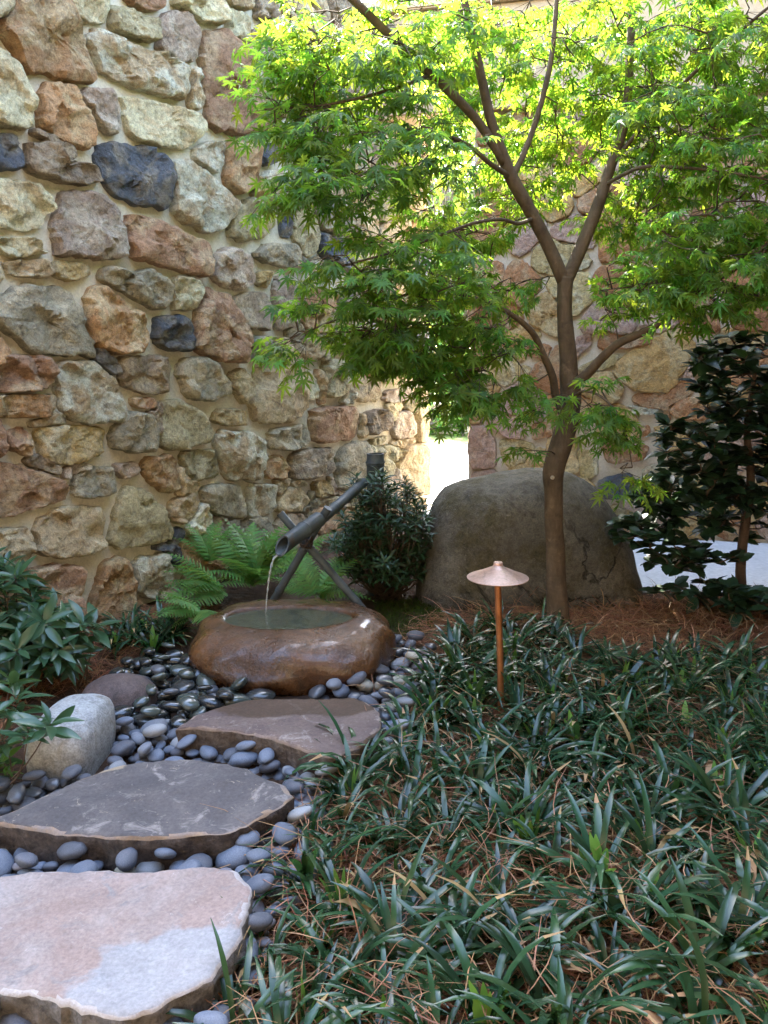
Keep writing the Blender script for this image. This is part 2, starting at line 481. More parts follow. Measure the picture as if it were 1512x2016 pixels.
LEFT = [
('orange',[(0,22),(40,-30),(98,-30),(122,41),(152,70),(163,111),(174,159),(130,158),(93,148),(41,144),(15,96),(-14,60)]),
('cream',[(105,-26),(208,-26),(202,49),(159,47),(122,26)]),('olive',[(211,11),(241,15),(296,45),(294,84),(259,80),(211,60)]),
('red',[(235,-22),(318,-22),(308,24),(281,26),(244,8)]),('mauve',[(326,24),(355,26),(381,63),(377,118),(356,124),(304,100),(302,45)]),
('cream',[(335,-22),(432,-22),(431,50),(400,48),(370,33),(337,8)]),('cream',[(439,18),(482,30),(482,90),(444,70)]),
('tan',[(440,-28),(487,-28),(484,24),(446,10)]),('brown',[(496,-20),(540,-20),(536,37),(497,38)]),
('mauve',[(489,55),(515,78),(545,95),(535,137),(492,115)]),('cream',[(507,45),(565,40),(570,88),(548,86),(522,70)]),
('white',[(167,60),(187,61),(215,80),(289,102),(348,130),(356,196),(304,189),(222,163),(189,141),(165,87)]),
('cream',[(-40,92),(0,104),(22,122),(51,193),(48,254),(22,256),(-40,237)]),
('orange',[(70,165),(133,170),(148,207),(174,256),(170,288),(148,293),(111,274),(67,250)]),
('mauve',[(146,178),(219,178),(231,244),(230,259),(207,267),(178,237)]),
('cream',[(232,190),(289,200),(370,219),(391,241),(389,263),(359,296),(315,293),(252,274),(239,226)]),
('white',[(358,133),(387,137),(387,219),(367,215),(361,167)]),
('red',[(395,67),(437,67),(485,111),(513,185),(515,267),(407,259),(395,178),(386,100)]),
('blue',[(-26,263),(26,267),(33,296),(31,337),(-26,337)]),('brown',[(48,281),(78,280),(115,311),(181,333),(185,363),(141,367),(56,344),(44,326)]),
('blue',[(187,283),(230,285),(289,293),(319,315),(326,356),(322,411),(274,407),(219,385),(200,352),(185,326)]),
('white',[(328,318),(352,315),(400,344),(450,400),(444,430),(426,456),(400,462),(355,437),(332,411),(330,360)]),
('white',[(374,293),(400,280),(433,281),(435,319),(415,344),(396,333),(374,315)]),
('orange',[(441,281),(493,281),(499,333),(497,374),(459,381),(436,359)]),('blue',[(500,283),(533,281),(537,319),(519,328),(502,319)]),
('white',[(530,240),(590,235),(620,300),(560,312),(542,290)]),('white',[(508,340),(560,335),(600,380),(590,412),(530,400)]),
('cream',[(-30,350),(67,363),(96,393),(95,415),(74,444),(37,457),(-30,448)]),
('mauve',[(122,378),(178,378),(222,404),(235,463),(242,500),(207,513),(107,504),(92,463),(104,433),(108,400)]),
('olive',[(459,407),(493,390),(526,415),(537,437),(511,467),(478,478),(441,463),(452,415)]),('blue',[(545,422),(567,418),(567,470),(549,467)]),
('red',[(239,433),(259,424),(304,437),(400,481),(407,500),(400,548),(356,537),(252,507)]),
('cream',[(-25,470),(70,467),(83,503),(7,509)]),('tan',[(0,514),(85,510),(89,548),(11,544)]),('ochre',[(96,511),(174,522),(170,544),(133,554),(98,544)]),
('grey',[(189,530),(215,528),(241,536),(289,530),(326,563),(328,593),(296,609),(230,574),(185,548)]),
('cream',[(335,544),(370,548),(387,563),(374,613),(330,607)]),('mauve',[(419,493),(444,489),(481,504),(493,559),(459,574),(407,548)]),
('grey',[(497,496),(519,480),(575,480),(600,520),(560,530),(500,512)]),('ochre',[(500,535),(526,535),(524,567),(500,561)]),
('grey',[(-25,585),(37,563),(93,561),(122,574),(144,600),(159,652),(178,698),(111,700),(67,696),(15,667),(-25,625)]),
('orange',[(174,563),(193,563),(256,607),(281,637),(285,667),(267,689),(219,700),(178,678),(165,622),(163,581)]),
('blue',[(300,622),(356,622),(367,641),(365,693),(322,689),(296,674)]),('red',[(400,567),(433,578),(456,630),(472,667),(470,713),(426,709),(374,689),(380,622)]),
('brown',[(452,589),(481,576),(522,576),(526,611),(519,652),(470,641)]),('mauve',[(533,543),(560,550),(582,592),(576,639),(533,652)]),
('grey',[(486,665),(526,662),(556,695),(553,708),(486,711)]),('red',[(-25,700),(78,700),(91,741),(70,770),(-25,770)]),
('orange',[(-25,778),(81,774),(89,800),(81,822),(-25,822)]),('white',[(96,718),(170,707),(215,748),(231,778),(241,824),(237,830),(156,832),(111,813),(102,770)]),
('brown',[(222,704),(315,700),(328,722),(326,767),(296,778),(244,767),(226,733)]),('grey',[(356,704),(400,707),(437,748),(441,774),(407,791),(363,781),(341,733)]),
('ochre',[(444,737),(470,722),(485,741),(481,793),(470,793),(450,763)]),('tan',[(498,725),(586,718),(594,745),(590,811),(569,831),(502,831),(488,797),(493,761)]),
('red',[(252,783),(296,783),(302,800),(281,806),(252,798)]),('olive',[(311,791),(333,784),(385,810),(407,843),(404,869),(356,884),(315,884),(307,861)]),
('ochre',[(415,813),(426,804),(474,806),(474,836),(437,839),(411,828)]),('grey',[(237,813),(278,811),(296,839),(294,885),(252,891),(211,880),(211,850)]),
('ochre',[(70,841),(130,837),(196,841),(193,884),(178,902),(111,917),(74,895),(61,861)]),('red',[(0,847),(41,843),(54,873),(48,899),(12,884)]),
('red',[(-30,900),(37,917),(122,947),(122,980),(74,998),(-30,1026)]),('grey',[(137,939),(178,917),(213,919),(217,965),(200,976),(137,980)]),
('mauve',[(222,913),(263,908),(265,932),(237,943),(221,928)]),('orange',[(283,902),(337,893),(341,939),(344,965),(319,973),(289,950),(271,921)]),
('olive',[(350,891),(404,884),(420,899),(422,939),(356,947)]),('white',[(421,852),(474,847),(507,865),(513,906),(507,943),(437,943),(428,902),(417,873)]),
('grey',[(522,847),(592,834),(600,847),(600,874),(569,885),(528,885)]),('orange',[(521,897),(554,899),(557,923),(547,943),(516,940)]),
('brown',[(569,892),(606,882),(646,882),(646,903),(640,933),(602,943),(565,943),(565,912)]),('red',[(604,806),(645,799),(691,799),(703,821),(699,864),(612,872),(608,837)]),
('brown',[(711,811),(738,806),(762,811),(759,844),(715,857)]),('olive',[(721,866),(756,856),(752,870),(728,878)]),
('grey',[(660,893),(677,875),(709,867),(722,887),(713,943),(698,960),(657,963),(654,926)]),('olive',[(740,879),(761,875),(787,885),(777,900),(758,911)]),
('tan',[(794,877),(833,875),(833,975),(807,970),(777,923)]),('mauve',[(751,768),(807,763),(809,781),(768,794),(748,788)]),
('tan',[(814,764),(833,761),(833,870),(815,868)]),('mauve',[(772,811),(807,811),(810,860),(766,865)]),('tan',[(750,711),(832,705),(832,751),(748,758)]),
('tan',[(687,740),(741,745),(741,790),(692,790)]),('olive',[(629,710),(675,708),(686,735),(670,778),(632,786)]),('cream',[(601,730),(615,741),(622,784),(598,788)]),
('tan',[(569,678),(602,661),(627,678),(627,703),(602,709),(566,692)]),('brown',[(634,655),(665,647),(685,665),(683,698),(654,698)]),
('orange',[(582,573),(606,566),(650,579),(652,606),(619,622),(586,616)]),('grey',[(657,575),(695,570),(700,595),(660,605)]),('tan',[(708,578),(735,575),(738,605),(712,612)]),
('grey',[(389,956),(463,951),(472,1002),(465,1021),(400,1010)]),('white',[(483,954),(533,951),(535,980),(524,1010),(483,1021)]),
('tan',[(330,987),(372,967),(379,987),(367,1021),(335,1030),(328,1010)]),('tan',[(67,1024),(111,997),(185,995),(196,1021),(198,1073),(178,1085),(111,1098),(63,1089)]),
('olive',[(237,961),(259,956),(307,987),(324,1032),(326,1063),(267,1074),(219,1078),(206,1065),(219,1010)]),('tan',[(-30,1047),(41,1036),(48,1047),(46,1075),(40,1110),(-30,1115)]),
('red',[(52,1121),(104,1110),(152,1117),(144,1169),(141,1226),(67,1223),(44,1150)]),('orange',[(200,1102),(237,1099),(248,1132),(252,1195),(222,1222),(170,1222),(167,1206),(185,1143)]),
('white',[(258,1102),(315,1086),(328,1113),(328,1178),(264,1173)]),('orange',[(341,1063),(396,1052),(437,1076),(437,1120),(348,1121)]),
('tan',[(540,983),(558,961),(590,957),(600,991),(578,1007),(540,1007)]),('ochre',[(610,949),(641,943),(645,971),(613,981)]),('tan',[(617,989),(661,974),(673,993),(637,1005)]),
('brown',[(610,1058),(657,1043),(669,1082),(660,1106),(600,1108)]),
]
RIGHT = [
('mauve',[(924,839),(955,841),(976,870),(976,918),(924,920)]),('ochre',[(985,866),(1018,864),(1053,876),(1043,900),(1005,920),(989,900)]),
('mauve',[(961,816),(1018,818),(1037,833),(1033,862),(1001,862),(961,839)]),('amber',[(924,793),(949,793),(949,831),(924,833)]),
('orange',[(955,789),(985,784),(985,808),(961,810)]),('amber',[(924,759),(985,759),(980,779),(924,785)]),('orange',[(1047,835),(1085,830),(1087,858),(1049,866)]),
('ochre',[(1137,883),(1173,889),(1177,929),(1164,941),(1145,941)]),('red',[(1181,868),(1275,876),(1267,904),(1200,914)]),('cream',[(1139,830),(1171,826),(1175,868),(1137,872)]),
('blue',[(1181,943),(1240,931),(1250,962),(1233,981),(1179,981)]),('red',[(1181,653),(1240,663),(1279,655),(1281,676),(1240,686),(1181,688)]),
('mauve',[(1133,667),(1162,655),(1166,678),(1133,705)]),('ochre',[(1137,724),(1194,697),(1225,701),(1198,726),(1150,734)]),
('amber',[(1216,716),(1256,682),(1323,653),(1359,663),(1363,690),(1336,743),(1306,772),(1256,768),(1212,741)]),('red',[(1338,615),(1413,619),(1413,655),(1369,653),(1338,640)]),
('orange',[(1434,592),(1535,592),(1535,653),(1442,648)]),('red',[(1369,686),(1386,676),(1401,684),(1390,695)]),('cream',[(1361,718),(1392,722),(1388,741),(1363,741)]),
('orange',[(1317,808),(1334,789),(1373,780),(1401,808),(1388,826),(1334,826)]),('grey',[(1237,797),(1304,808),(1300,816),(1246,816)]),('red',[(1254,839),(1279,837),(1279,856),(1258,860)]),
('red',[(1041,672),(1087,680),(1074,709),(1037,699)]),('ochre',[(1028,718),(1045,722),(1043,735),(1028,735)]),('orange',[(1204,1017),(1259,1013),(1261,1028),(1206,1032)]),
('red',[(1179,440),(1206,438),(1206,516),(1179,516)]),('orange',[(1214,447),(1300,450),(1295,510),(1217,510)]),('red',[(1456,272),(1525,267),(1525,350),(1470,350)]),
('red',[(924,455),(1000,445),(1000,490),(924,500)]),('orange',[(924,520),(990,515),(990,560),(924,565)]),('red',[(924,585),(965,580),(970,650),(924,655)]),
('amber',[(1290,835),(1400,840),(1395,880),(1300,885)]),('cream',[(1265,920),(1330,915),(1335,960),(1270,975)]),('orange',[(1420,690),(1520,680),(1520,760),(1430,755)]),
]

LW_H, RW_H = LW.hit(690, 12)[1], RW.hit(1100, 212)[1]
def build_wall(frame, traced_px, s0, s1, h, thick, prot, rough, mort, label, cell, gap, fillpal, seed, cellzone, grow=1.035):
    t = empty('stone_wall', frame.o, frame.ang)
    tag(t, label, 'stone wall', kind='thing')
    # body: one mortar mass with a gently wavy face
    n, m = 60, 40
    V, Fc = [], []
    for j in range(m+1):
        for i in range(n+1):
            s = s0+(s1-s0)*i/n; z = -0.15+(h+0.15)*j/m
            V.append((s, 0.010*mnoise.noise(Vector((s*3, z*3, seed))), z))
    for j in range(m):
        for i in range(n):
            a = j*(n+1)+i
            Fc.append((a, a+1, a+n+2, a+n+1))
    b = len(V)
    V += [(s0, thick, -0.15), (s1, thick, -0.15), (s1, thick, h), (s0, thick, h)]
    bl, br, tl, tr = 0, n, m*(n+1), m*(n+1)+n
    right = [j*(n+1)+n for j in range(m+1)]; left = [j*(n+1) for j in range(m+1)]
    Fc.append(right + [b+2, b+1]); Fc.append(list(reversed(left)) + [b, b+3])
    Fc.append([m*(n+1)+i for i in range(n+1)] + [b+2, b+3]); Fc.append([b+1, b, b+3, b+2])
    link('mortar', mesh('mortar', V, Fc, mort, smooth=False), t)
    polys = []
    for c, P in traced_px:
        P = [frame.hit(*p) for p in P]; m_ = area_centroid(P)[1]
        polys.append((c, [(m_[0]+(p[0]-m_[0])*grow, m_[1]+(p[1]-m_[1])*grow) for p in P]))
    r = random.Random(seed)
    fills = fill_cells([p for _, p in polys], *cellzone, cell, gap, seed)
    fills += fill_cells([p for _, p in polys]+fills, *cellzone, cell*0.5, gap*0.7, seed+1)
    k = 0
    for c, P in polys + [(r.choice(fillpal), P) for P in fills]:
        if max(p[0] for p in P) > s1+0.02:
            P = [(min(p[0], s1-0.004), p[1]) for p in P]
        k += 1
        A = abs(area_centroid(P)[0])
        me, ctr = wall_stone(P, prot*(0.75+0.5*r.random())*min(1.25, 0.6+math.sqrt(A)*1.3), rough*r.uniform(0.7, 1.2), seed*1000+k, M[c])
        link('stone', me, t, (ctr[0], 0, ctr[1]))
    return t
LPAL = ['tan', 'tan', 'orange', 'cream', 'white', 'grey', 'olive', 'red', 'mauve', 'brown', 'ochre', 'blue']
zl = LW.hit(0, 0)
build_wall(LW, LEFT, -3.2, LW.len, LW_H, 0.45, 0.088, 0.92, M['mortar'], 'tall tan fieldstone wall of rough proud stones behind the ferns and spout', 0.33, 0.018, LPAL, 3,
           (-1.4, LW.len-0.02, 0.02, 4.1))
RPAL = ['rust', 'amber', 'rose', 'amber', 'ochre', 'rust', 'amber', 'rose']
REMAP = {'orange': 'rust', 'tan': 'amber', 'red': 'rust', 'mauve': 'rose', 'cream': 'tan'}
RIGHT = [(REMAP.get(c, c), P) for c, P in RIGHT]
build_wall(RW, RIGHT, 0.0, 3.6, RW_H, 0.40, 0.05, 0.7, M['mortar_pale'], 'orange and pink flush-jointed stone wall behind the boulder and the maple trunk', 0.31, 0.010, RPAL, 5,
           (0.02, 3.3, 0.02, RW_H-0.03), 1.09)
# jamb stones on the end of the left wall, seen in the passage
# stucco fascia band above the stone, spanning the passage
def box_mesh(name, x0, x1, y0, y1, z0, z1, mat, bev=0.0):
    V = [(x, y, z) for x in (x0, x1) for y in (y0, y1) for z in (z0, z1)]
    Fc = [(0, 1, 3, 2), (4, 6, 7, 5), (0, 4, 5, 1), (2, 3, 7, 6), (0, 2, 6, 4), (1, 5, 7, 3)]
    me = mesh(name, V, Fc, mat, smooth=False)
    if bev:
        import bmesh
        bm = bmesh.new(); bm.from_mesh(me)
        bmesh.ops.bevel(bm, geom=list(bm.edges), offset=bev, segments=2, affect='EDGES')
        bm.to_mesh(me); bm.free()
    return me
ztop = RW.hit(930, 22)[1]
fb = empty('stucco_fascia', RW.pt(0, RW_H), RW.ang)
tag(fb, 'plain tan stucco band above the far stone wall, glimpsed between the maple leaves', 'fascia')
link('band', box_mesh('band', -1.6, 3.62, -0.10, 0.42, 0.0, ztop-RW_H, M['stucco'], 0.01), fb)
link('coping', box_mesh('coping', -1.64, 3.66, -0.16, 0.48, ztop-RW_H+0.002, ztop-RW_H+0.09, M['stucco'], 0.012), fb)
# masses out of view
us = empty('unseen_masses', RW.pt(0, 0), RW.ang); us['kind'] = 'structure'
link('sun_blocker', box_mesh('sun_blocker', -0.05, 6.0, -0.05, 4.0, ztop+0.10, 7.4, M['stucco'], 0.01), us)  # unseen, added to keep the sun off the right-hand leaves
link('side_wall', box_mesh('side_wall', 3.63, 4.2, -0.05, 0.4, -0.1, ztop+0.098, M['mortar_pale'], 0.01), us)
pr_ = empty('sky_blockers', (0, 0, 0)); pr_['kind'] = 'structure'
link('sky_blocker_wall', box_mesh('sky_blocker_wall', -6.0, 6.5, -1.5, -1.1, -0.1, 7.0, M['blocker_brown'], 0.01), pr_)  # unseen, added to block sky light from behind the camera
link('sky_blocker_wall', box_mesh('sky_blocker_wall', 4.6, 5.0, -1.05, 6.0, -0.1, 4.6, M['blocker_brown'], 0.01), pr_)  # unseen, added to cut low sky light from the right
link('sky_blocker_roof', box_mesh('sky_blocker_roof', 1.9, 4.55, -1.05, 4.7, 3.9, 4.1, M['blocker_brown'], 0.01), pr_)  # unseen, added to darken the planting on the right
link('sky_blocker_roof', box_mesh('sky_blocker_roof', -6.0, 1.898, -1.05, 0.7, 3.9, 4.1, M['blocker_brown'], 0.01), pr_)  # unseen, added overhead so surfaces facing the camera stay dark
# patio floor behind the planting bed
pf = [RW.pt(0.3, 0), RW.pt(3.6, 0), Vector((5.0, 5.2, 0)), Vector((5.0, 4.6, 0)), G(1512, 1172), G(1262, 1168), G(1000, 1130), RW.pt(-0.05, 0, 0.9)]
sheet('patio', [(p.x, p.y) for p in pf], 0.0, M['concrete'])

# bed sheet, kept clear of the patio
V, Fc = [], []
for y in ys:
    for x in xs: V.append((x, y, bed_h(x, y)-0.004))
def in_patio(x, y): return inside((x, y), [(p.x, p.y) for p in pf])
for j in range(BN-1):
    for i in range(BN-1):
        cx, cy = (xs[i]+xs[i+1])/2, (ys[j]+ys[j+1])/2
        if in_patio(cx, cy): continue
        d = (Vector((cx, cy, 0))-LW.o).dot(LW.n)
        if d < -0.25: continue
        Fc.append((j*BN+i, j*BN+i+1, (j+1)*BN+i+1, (j+1)*BN+i))
tag(link('planting_bed', mesh('planting_bed', V, Fc, M['soil'])), kind='structure')

# ================================================================ rocks, stepping slabs, pebbles
def rock_material(name, base, accent, dark, sc=1.0, rough=0.8, wet=0.0, moss=None, speck=None, bump=0.6, spec=0.35, crack=None):
    t = NT(name); co = t.coord(False)
    big = t.noise(co, 3.0*sc, 6, 0.6, 0.6); fine = t.noise(co, 26.0*sc, 8, 0.7); grain = t.noise(co, 130.0*sc, 3, 0.6)
    c = t.mix(t.ramp(big, [(0.36, 0), (0.62, 1)]), base, accent)
    c = t.mix(t.ramp(t.noise(co, 6*sc, 8, 0.7, 1.0), [(0.54, 0), (0.68, 1)]), c, dark)
    if moss: c = t.mix(t.ramp(t.noise(co, 4.2*sc, 7, 0.7, 0.3), [(0.48, 0), (0.62, 1)]), c, moss)
    if speck: c = t.mix(t.ramp(t.noise(co, 18*sc, 9, 0.75, 0.8), [(0.60, 0), (0.68, 1)]), c, speck)
    c = t.mix(0.85, c, t.ramp(fine, [(0.25, 0.4), (0.5, 1.0), (0.75, 1.4)]), 'MULTIPLY')
    c = t.mix(0.7, c, t.ramp(grain, [(0.3, 0.55), (0.7, 1.35)]), 'MULTIPLY')
    n = t.bump(grain, bump*0.5, 0.004, t.bump(fine, bump, 0.022))
    if crack:
        ln = t.math('ABSOLUTE', t.math('SUBTRACT', t.noise(co, crack, 7, 0.55, 0.7), 0.5))
        gate = t.ramp(t.noise(co, crack*0.8, 2, 0.5), [(0.48, 0), (0.56, 1)])
        k = t.math('MULTIPLY', t.ramp(ln, [(0.0, 1), (0.007, 0)]), gate)
        c = t.mix(t.math('MULTIPLY', k, 0.75), c, (0.02, 0.017, 0.013))
        n = t.bump(t.math('SUBTRACT', 1.0, k), 0.8, 0.02, n)
    return t.done(t.bsdf(c, rough, n, spec, 0.0, wet, 0.08))
M['boulder'] = rock_material('boulder_stone', (0.108, 0.096, 0.074), (0.165, 0.146, 0.112), (0.055, 0.049, 0.039), 1.0, 0.85, 0, (0.092, 0.078, 0.042), (0.23, 0.205, 0.165), bump=1.0, crack=0.8)
M['granite'] = rock_material('pale_granite', (0.33, 0.325, 0.30), (0.40, 0.395, 0.375), (0.22, 0.195, 0.15), 1.0, 0.8, bump=0.35)
M['brownrock'] = rock_material('brown_rock', (0.095, 0.066, 0.058), (0.15, 0.105, 0.09), (0.05, 0.035, 0.03), 1.6, 0.6, bump=0.35)
def basin_mat():
    t = NT('wet_orange_basin_rock'); co = t.coord(False)
    big = t.noise(co, 4.0, 6, 0.6, 0.6); fine = t.noise(co, 22.0, 8, 0.7); grain = t.noise(co, 110.0, 3, 0.6)
    c = t.mix(t.ramp(big, [(0.38, 0), (0.62, 1)]), (0.070, 0.029, 0.010), (0.135, 0.060, 0.020))
    c = t.mix(t.ramp(t.noise(co, 7, 8, 0.7, 1.0), [(0.50, 0), (0.70, 1)]), c, (0.06, 0.03, 0.012))
    c = t.mix(0.9, c, t.ramp(fine, [(0.25, 0.35), (0.5, 1.0), (0.75, 1.45)]), 'MULTIPLY')
    c = t.mix(0.6, c, t.ramp(grain, [(0.3, 0.5), (0.7, 1.4)]), 'MULTIPLY')
    n = t.bump(t.noise(co, 11, 4, 0.55), 0.25, 0.03, t.bump(fine, 0.5, 0.018, t.bump(grain, 0.35, 0.004)))
    rough = t.ramp(t.noise(co, 6, 6, 0.65), [(0.38, 0.14), (0.62, 0.55)])
    wetc = t.ramp(t.noise(co, 5, 6, 0.65), [(0.45, 0.0), (0.62, 0.6)])
    return t.done(t.bsdf(c, rough, n, 0.5, 0.0, wetc, 0.09))
M['basin'] = basin_mat()

def inflate(name, outline_px, Y, depth, mat, seed, amp=0.05, freq=2.2, pw=2.4, ground=None, rings=26, N=72, back=None, mesh_sharp=None, facet=0.0):
    """A boulder with this outline as seen from the front, swelling by `depth` to front and back."""
    P = [AT(x, y, Y) for x, y in outline_px]
    poly = resample(chaikin([(p.x, p.z) for p in P], 2), N)
    c = np.array(area_centroid([tuple(p) for p in poly])[1])
    base = Vector((c[0], Y, 0))
    off = Vector((seed*3.7, seed*1.3, -seed*2.1))
    V, Fc = [], []
    bd = back or depth
    for j in range(1, rings):
        a = math.pi*j/rings
        k = abs(math.sin(a))**(2/pw); y = -math.copysign(abs(math.cos(a))**(2/pw), math.cos(a))
        y *= depth if y < 0 else bd
        for i in range(N):
            q = (poly[i]-c)*k
            p = Vector((c[0]+q[0], Y+y, c[1]+q[1]))
            n = Vector((q[0], y*0.8, q[1])).normalized()
            p += n*amp*(fbm(p*freq + off, 4))*(1.0 if 0 else (0.35+0.65*(1-k**6)))
            if facet: p += n*facet*(mnoise.voronoi(p*1.7+off)[0][0]-0.35)*(0.3+0.7*(1-k**6))
            V.append(p-base)
    for j in range(rings-2):
        for i in range(N):
            i2 = (i+1) % N
            Fc.append((j*N+i, j*N+i2, (j+1)*N+i2, (j+1)*N+i))
    for s, st in ((0, -1), (rings-2, 1)):
        V.append(sum((V[s*N+i] for i in range(N)), Vector())/N); m = len(V)-1
        for i in range(N):
            f = (s*N+i, s*N+(i+1) % N, m)
            Fc.append(f if st > 0 else tuple(reversed(f)))
    if area_centroid([tuple(p) for p in poly])[0] > 0: Fc = [tuple(reversed(f)) for f in Fc]
    me = mesh(name, V, Fc, mat, True, mesh_sharp)
    return link(name, me, None, base)
bo = inflate('boulder', [(820,1190),(823,1120),(836,1050),(853,995),(876,957),(912,938),(985,926),(1060,921),(1120,929),(1168,952),(1200,990),(1225,1040),(1245,1100),(1257,1150),(1255,1205),(1235,1260),(1100,1275),(950,1275),(870,1255),(832,1225)], 4.98, 0.42, M['boulder'], 3, 0.20, 1.3, 2.6, facet=0.10)
tag(bo, 'huge smooth olive-brown boulder behind the maple trunk', 'boulder')

gr = inflate('granite_rock', [(78,1500),(76,1425),(86,1404),(115,1391),(160,1391),(190,1402),(202,1422),(206,1460),(206,1530),(192,1590),(90,1590)], 2.84, 0.19, M['granite'], 8, 0.05, 2.6, 4.5, back=0.20, facet=0.05)
tag(gr, 'pale grey granite rock with flattish top beside the dark stepping slab', 'rock')
br = inflate('brown_rock', [(160,1385),(168,1352),(200,1334),(245,1330),(285,1340),(308,1362),(313,1392),(300,1418),(230,1450),(175,1440)], 3.34, 0.14, M['brownrock'], 5, 0.03, 3.0, 2.3)
tag(br, 'smooth purple-brown rock behind the pale granite rock', 'rock')

# ---------------------------------------------------------------- stepping slabs
def slab_mat(name, base, patch, fleck, edge, wetpatch=None, sc=1.0, rough=0.8):
    t = NT(name); co = t.coord(False)
    big = t.noise(co, 2.6*sc, 8, 0.62, 0.8); mid = t.noise(co, 11.0*sc, 9, 0.72, 0.8); grain = t.noise(co, 90*sc, 5, 0.65)
    c = t.mix(t.ramp(big, [(0.42, 0), (0.60, 1)]), base, patch)
    c = t.mix(t.ramp(mid, [(0.55, 0), (0.63, 1)]), c, fleck)
    c = t.mix(t.ramp(t.noise(co, 16*sc, 9, 0.8, 1.5), [(0.60, 0), (0.66, 0.9)]), c, edge)
    if wetpatch is not None:
        x0, y0, rx, ry, colr = wetpatch
        mp = t.n('Mapping'); t.l(co, mp.inputs[0]); mp.inputs['Location'].default_value = (-x0/rx, -y0/ry, 0); mp.inputs['Scale'].default_value = (1/rx, 1/ry, 0)
        ln = t.n('VectorMath', operation='LENGTH'); t.l(mp.outputs[0], ln.inputs[0])
        d = t.math('ADD', ln.outputs['Value'], t.math('MULTIPLY', t.math('SUBTRACT', t.noise(co, 7, 5, 0.6), 0.5), 0.9))
        k = t.ramp(d, [(0.90, 1), (1.0, 0)])
        c = t.mix(t.math('MULTIPLY', k, 0.85), c, colr)
    c = t.mix(0.6, c, t.ramp(grain, [(0.3, 0.6), (0.7, 1.25)]), 'MULTIPLY')
    c = t.mix(0.6, c, t.ramp(t.noise(co, 5*sc, 9, 0.75, 0.6), [(0.3, 0.65), (0.7, 1.2)]), 'MULTIPLY')
    n = t.bump(grain, 0.35, 0.003, t.bump(mid, 0.5, 0.010))
    return t.done(t.bsdf(c, rough, n, 0.3))
def side_mat(name, a, b):
    t = NT(name); co = t.coord(False)
    f = t.noise(co, 30, 8, 0.7); g = t.noise(co, 100, 4, 0.6)
    c = t.mix(t.ramp(f, [(0.35, 0), (0.7, 1)]), a, b)
    c = t.mix(0.6, c, t.ramp(g, [(0.3, 0.55), (0.7, 1.25)]), 'MULTIPLY')
    return t.done(t.bsdf(c, 0.9, t.bump(g, 0.5, 0.006, t.bump(f, 0.9, 0.02)), 0.25))
SLABS = {}
def slab(outline_px, ztop, thick, mtop, mside, medge, seed, label):
    P = [G(x, y, ztop) for x, y in outline_px]
    N = 120
    poly = resample([(p.x, p.y) for p in P], N)
    A, c = area_centroid([tuple(p) for p in poly])
    if A < 0: poly = poly[::-1]; 
    off = Vector((seed*5.1, seed, 0))
    for i in range(N):
        v = Vector((poly[i][0], poly[i][1], 0))
        d = v-Vector((c[0], c[1], 0))
        v += d.normalized()*(0.016*fbm(v*9+off, 3)+0.007*mnoise.noise(v*30+off)+0.004*mnoise.noise(v*90+off))
        poly[i] = (v.x, v.y)
    c = np.array(c); V, Fc, mi = [], [], []
    rows = [(0.0, None), ]
    fr = [0.10, 0.2, 0.3, 0.4, 0.5, 0.6, 0.7, 0.78, 0.85, 0.91, 0.955, 0.988]
    for f in fr:
        for i in range(N):
            q = (poly[i]-c)*f; p = Vector((q[0], q[1], 0))
            h = 0.030*fbm(p*4+off, 4) + 0.010*abs(mnoise.noise(p*16+off))
            V.append((q[0], q[1], ztop+h*(0.7+0.3*(1-f)) - (0.004 if f > 0.97 else 0)))
    for k, (oz, grow) in enumerate([(0.010, 1.004), (0.022, 1.0), (0.045, 0.985), (0.07, 0.975), (0.10, 0.98), (thick, 0.97)]):
        for i in range(N):
            q = (poly[i]-c); L = math.hypot(*q); q = q/L
            p = Vector((q[0]*L, q[1]*L, oz*2))
            w = L*grow + 0.026*fbm(p*16+off, 3)*min(1, k*0.6) + 0.010*mnoise.voronoi(p*18+off)[0][0]*min(1, k*0.5)
            V.append((q[0]*w, q[1]*w, ztop-oz+0.006*mnoise.noise(p*25+off)*(1 if k else 0.6)))
    rows = len(fr)+6
    for j in range(rows-1):
        for i in range(N):
            i2 = (i+1) % N
            Fc.append((j*N+i, (j+1)*N+i, (j+1)*N+i2, j*N+i2)); mi.append(0 if j < len(fr)-1 and (j < len(fr)-2 or mnoise.noise(Vector((i*0.13, seed, 0))) < 0.1) else (2 if j < len(fr)+0 else 1))
    V.append((0, 0, ztop+0.02*fbm(off, 4)))
    for i in range(N): Fc.append((len(V)-1, i, (i+1) % N)); mi.append(0)
    Fc.append([(rows-1)*N+i for i in reversed(range(N))]); mi.append(1)
    V = [(v[0], v[1], v[2]) for v in V]
    me = mesh('stepping_slab', V, Fc, [mtop, mside, medge], True, 45)
    me.polygons.foreach_set('material_index', mi)
    o = link('stepping_slab', me, None, (c[0], c[1], 0))
    tag(o, label, 'stepping stone', 'stepping stones in the pebble path')
    fp = [tuple(p) for p in poly]
    SLABS[label] = [(c[0]+(x-c[0])*1.0, c[1]+(y-c[1])*1.0) for x, y in fp]
    return o
MS1 = slab_mat('pink_slab', (0.32, 0.235, 0.20), (0.36, 0.305, 0.275), (0.27, 0.235, 0.22), (0.54, 0.49, 0.45), (0.26, -0.21, 0.28, 0.21, (0.33, 0.33, 0.335)))
MS2 = slab_mat('slate_slab', (0.105, 0.092, 0.088), (0.155, 0.133, 0.122), (0.27, 0.235, 0.21), (0.46, 0.37, 0.27), (-0.30, 0.19, 0.16, 0.05, (0.42, 0.32, 0.21)))
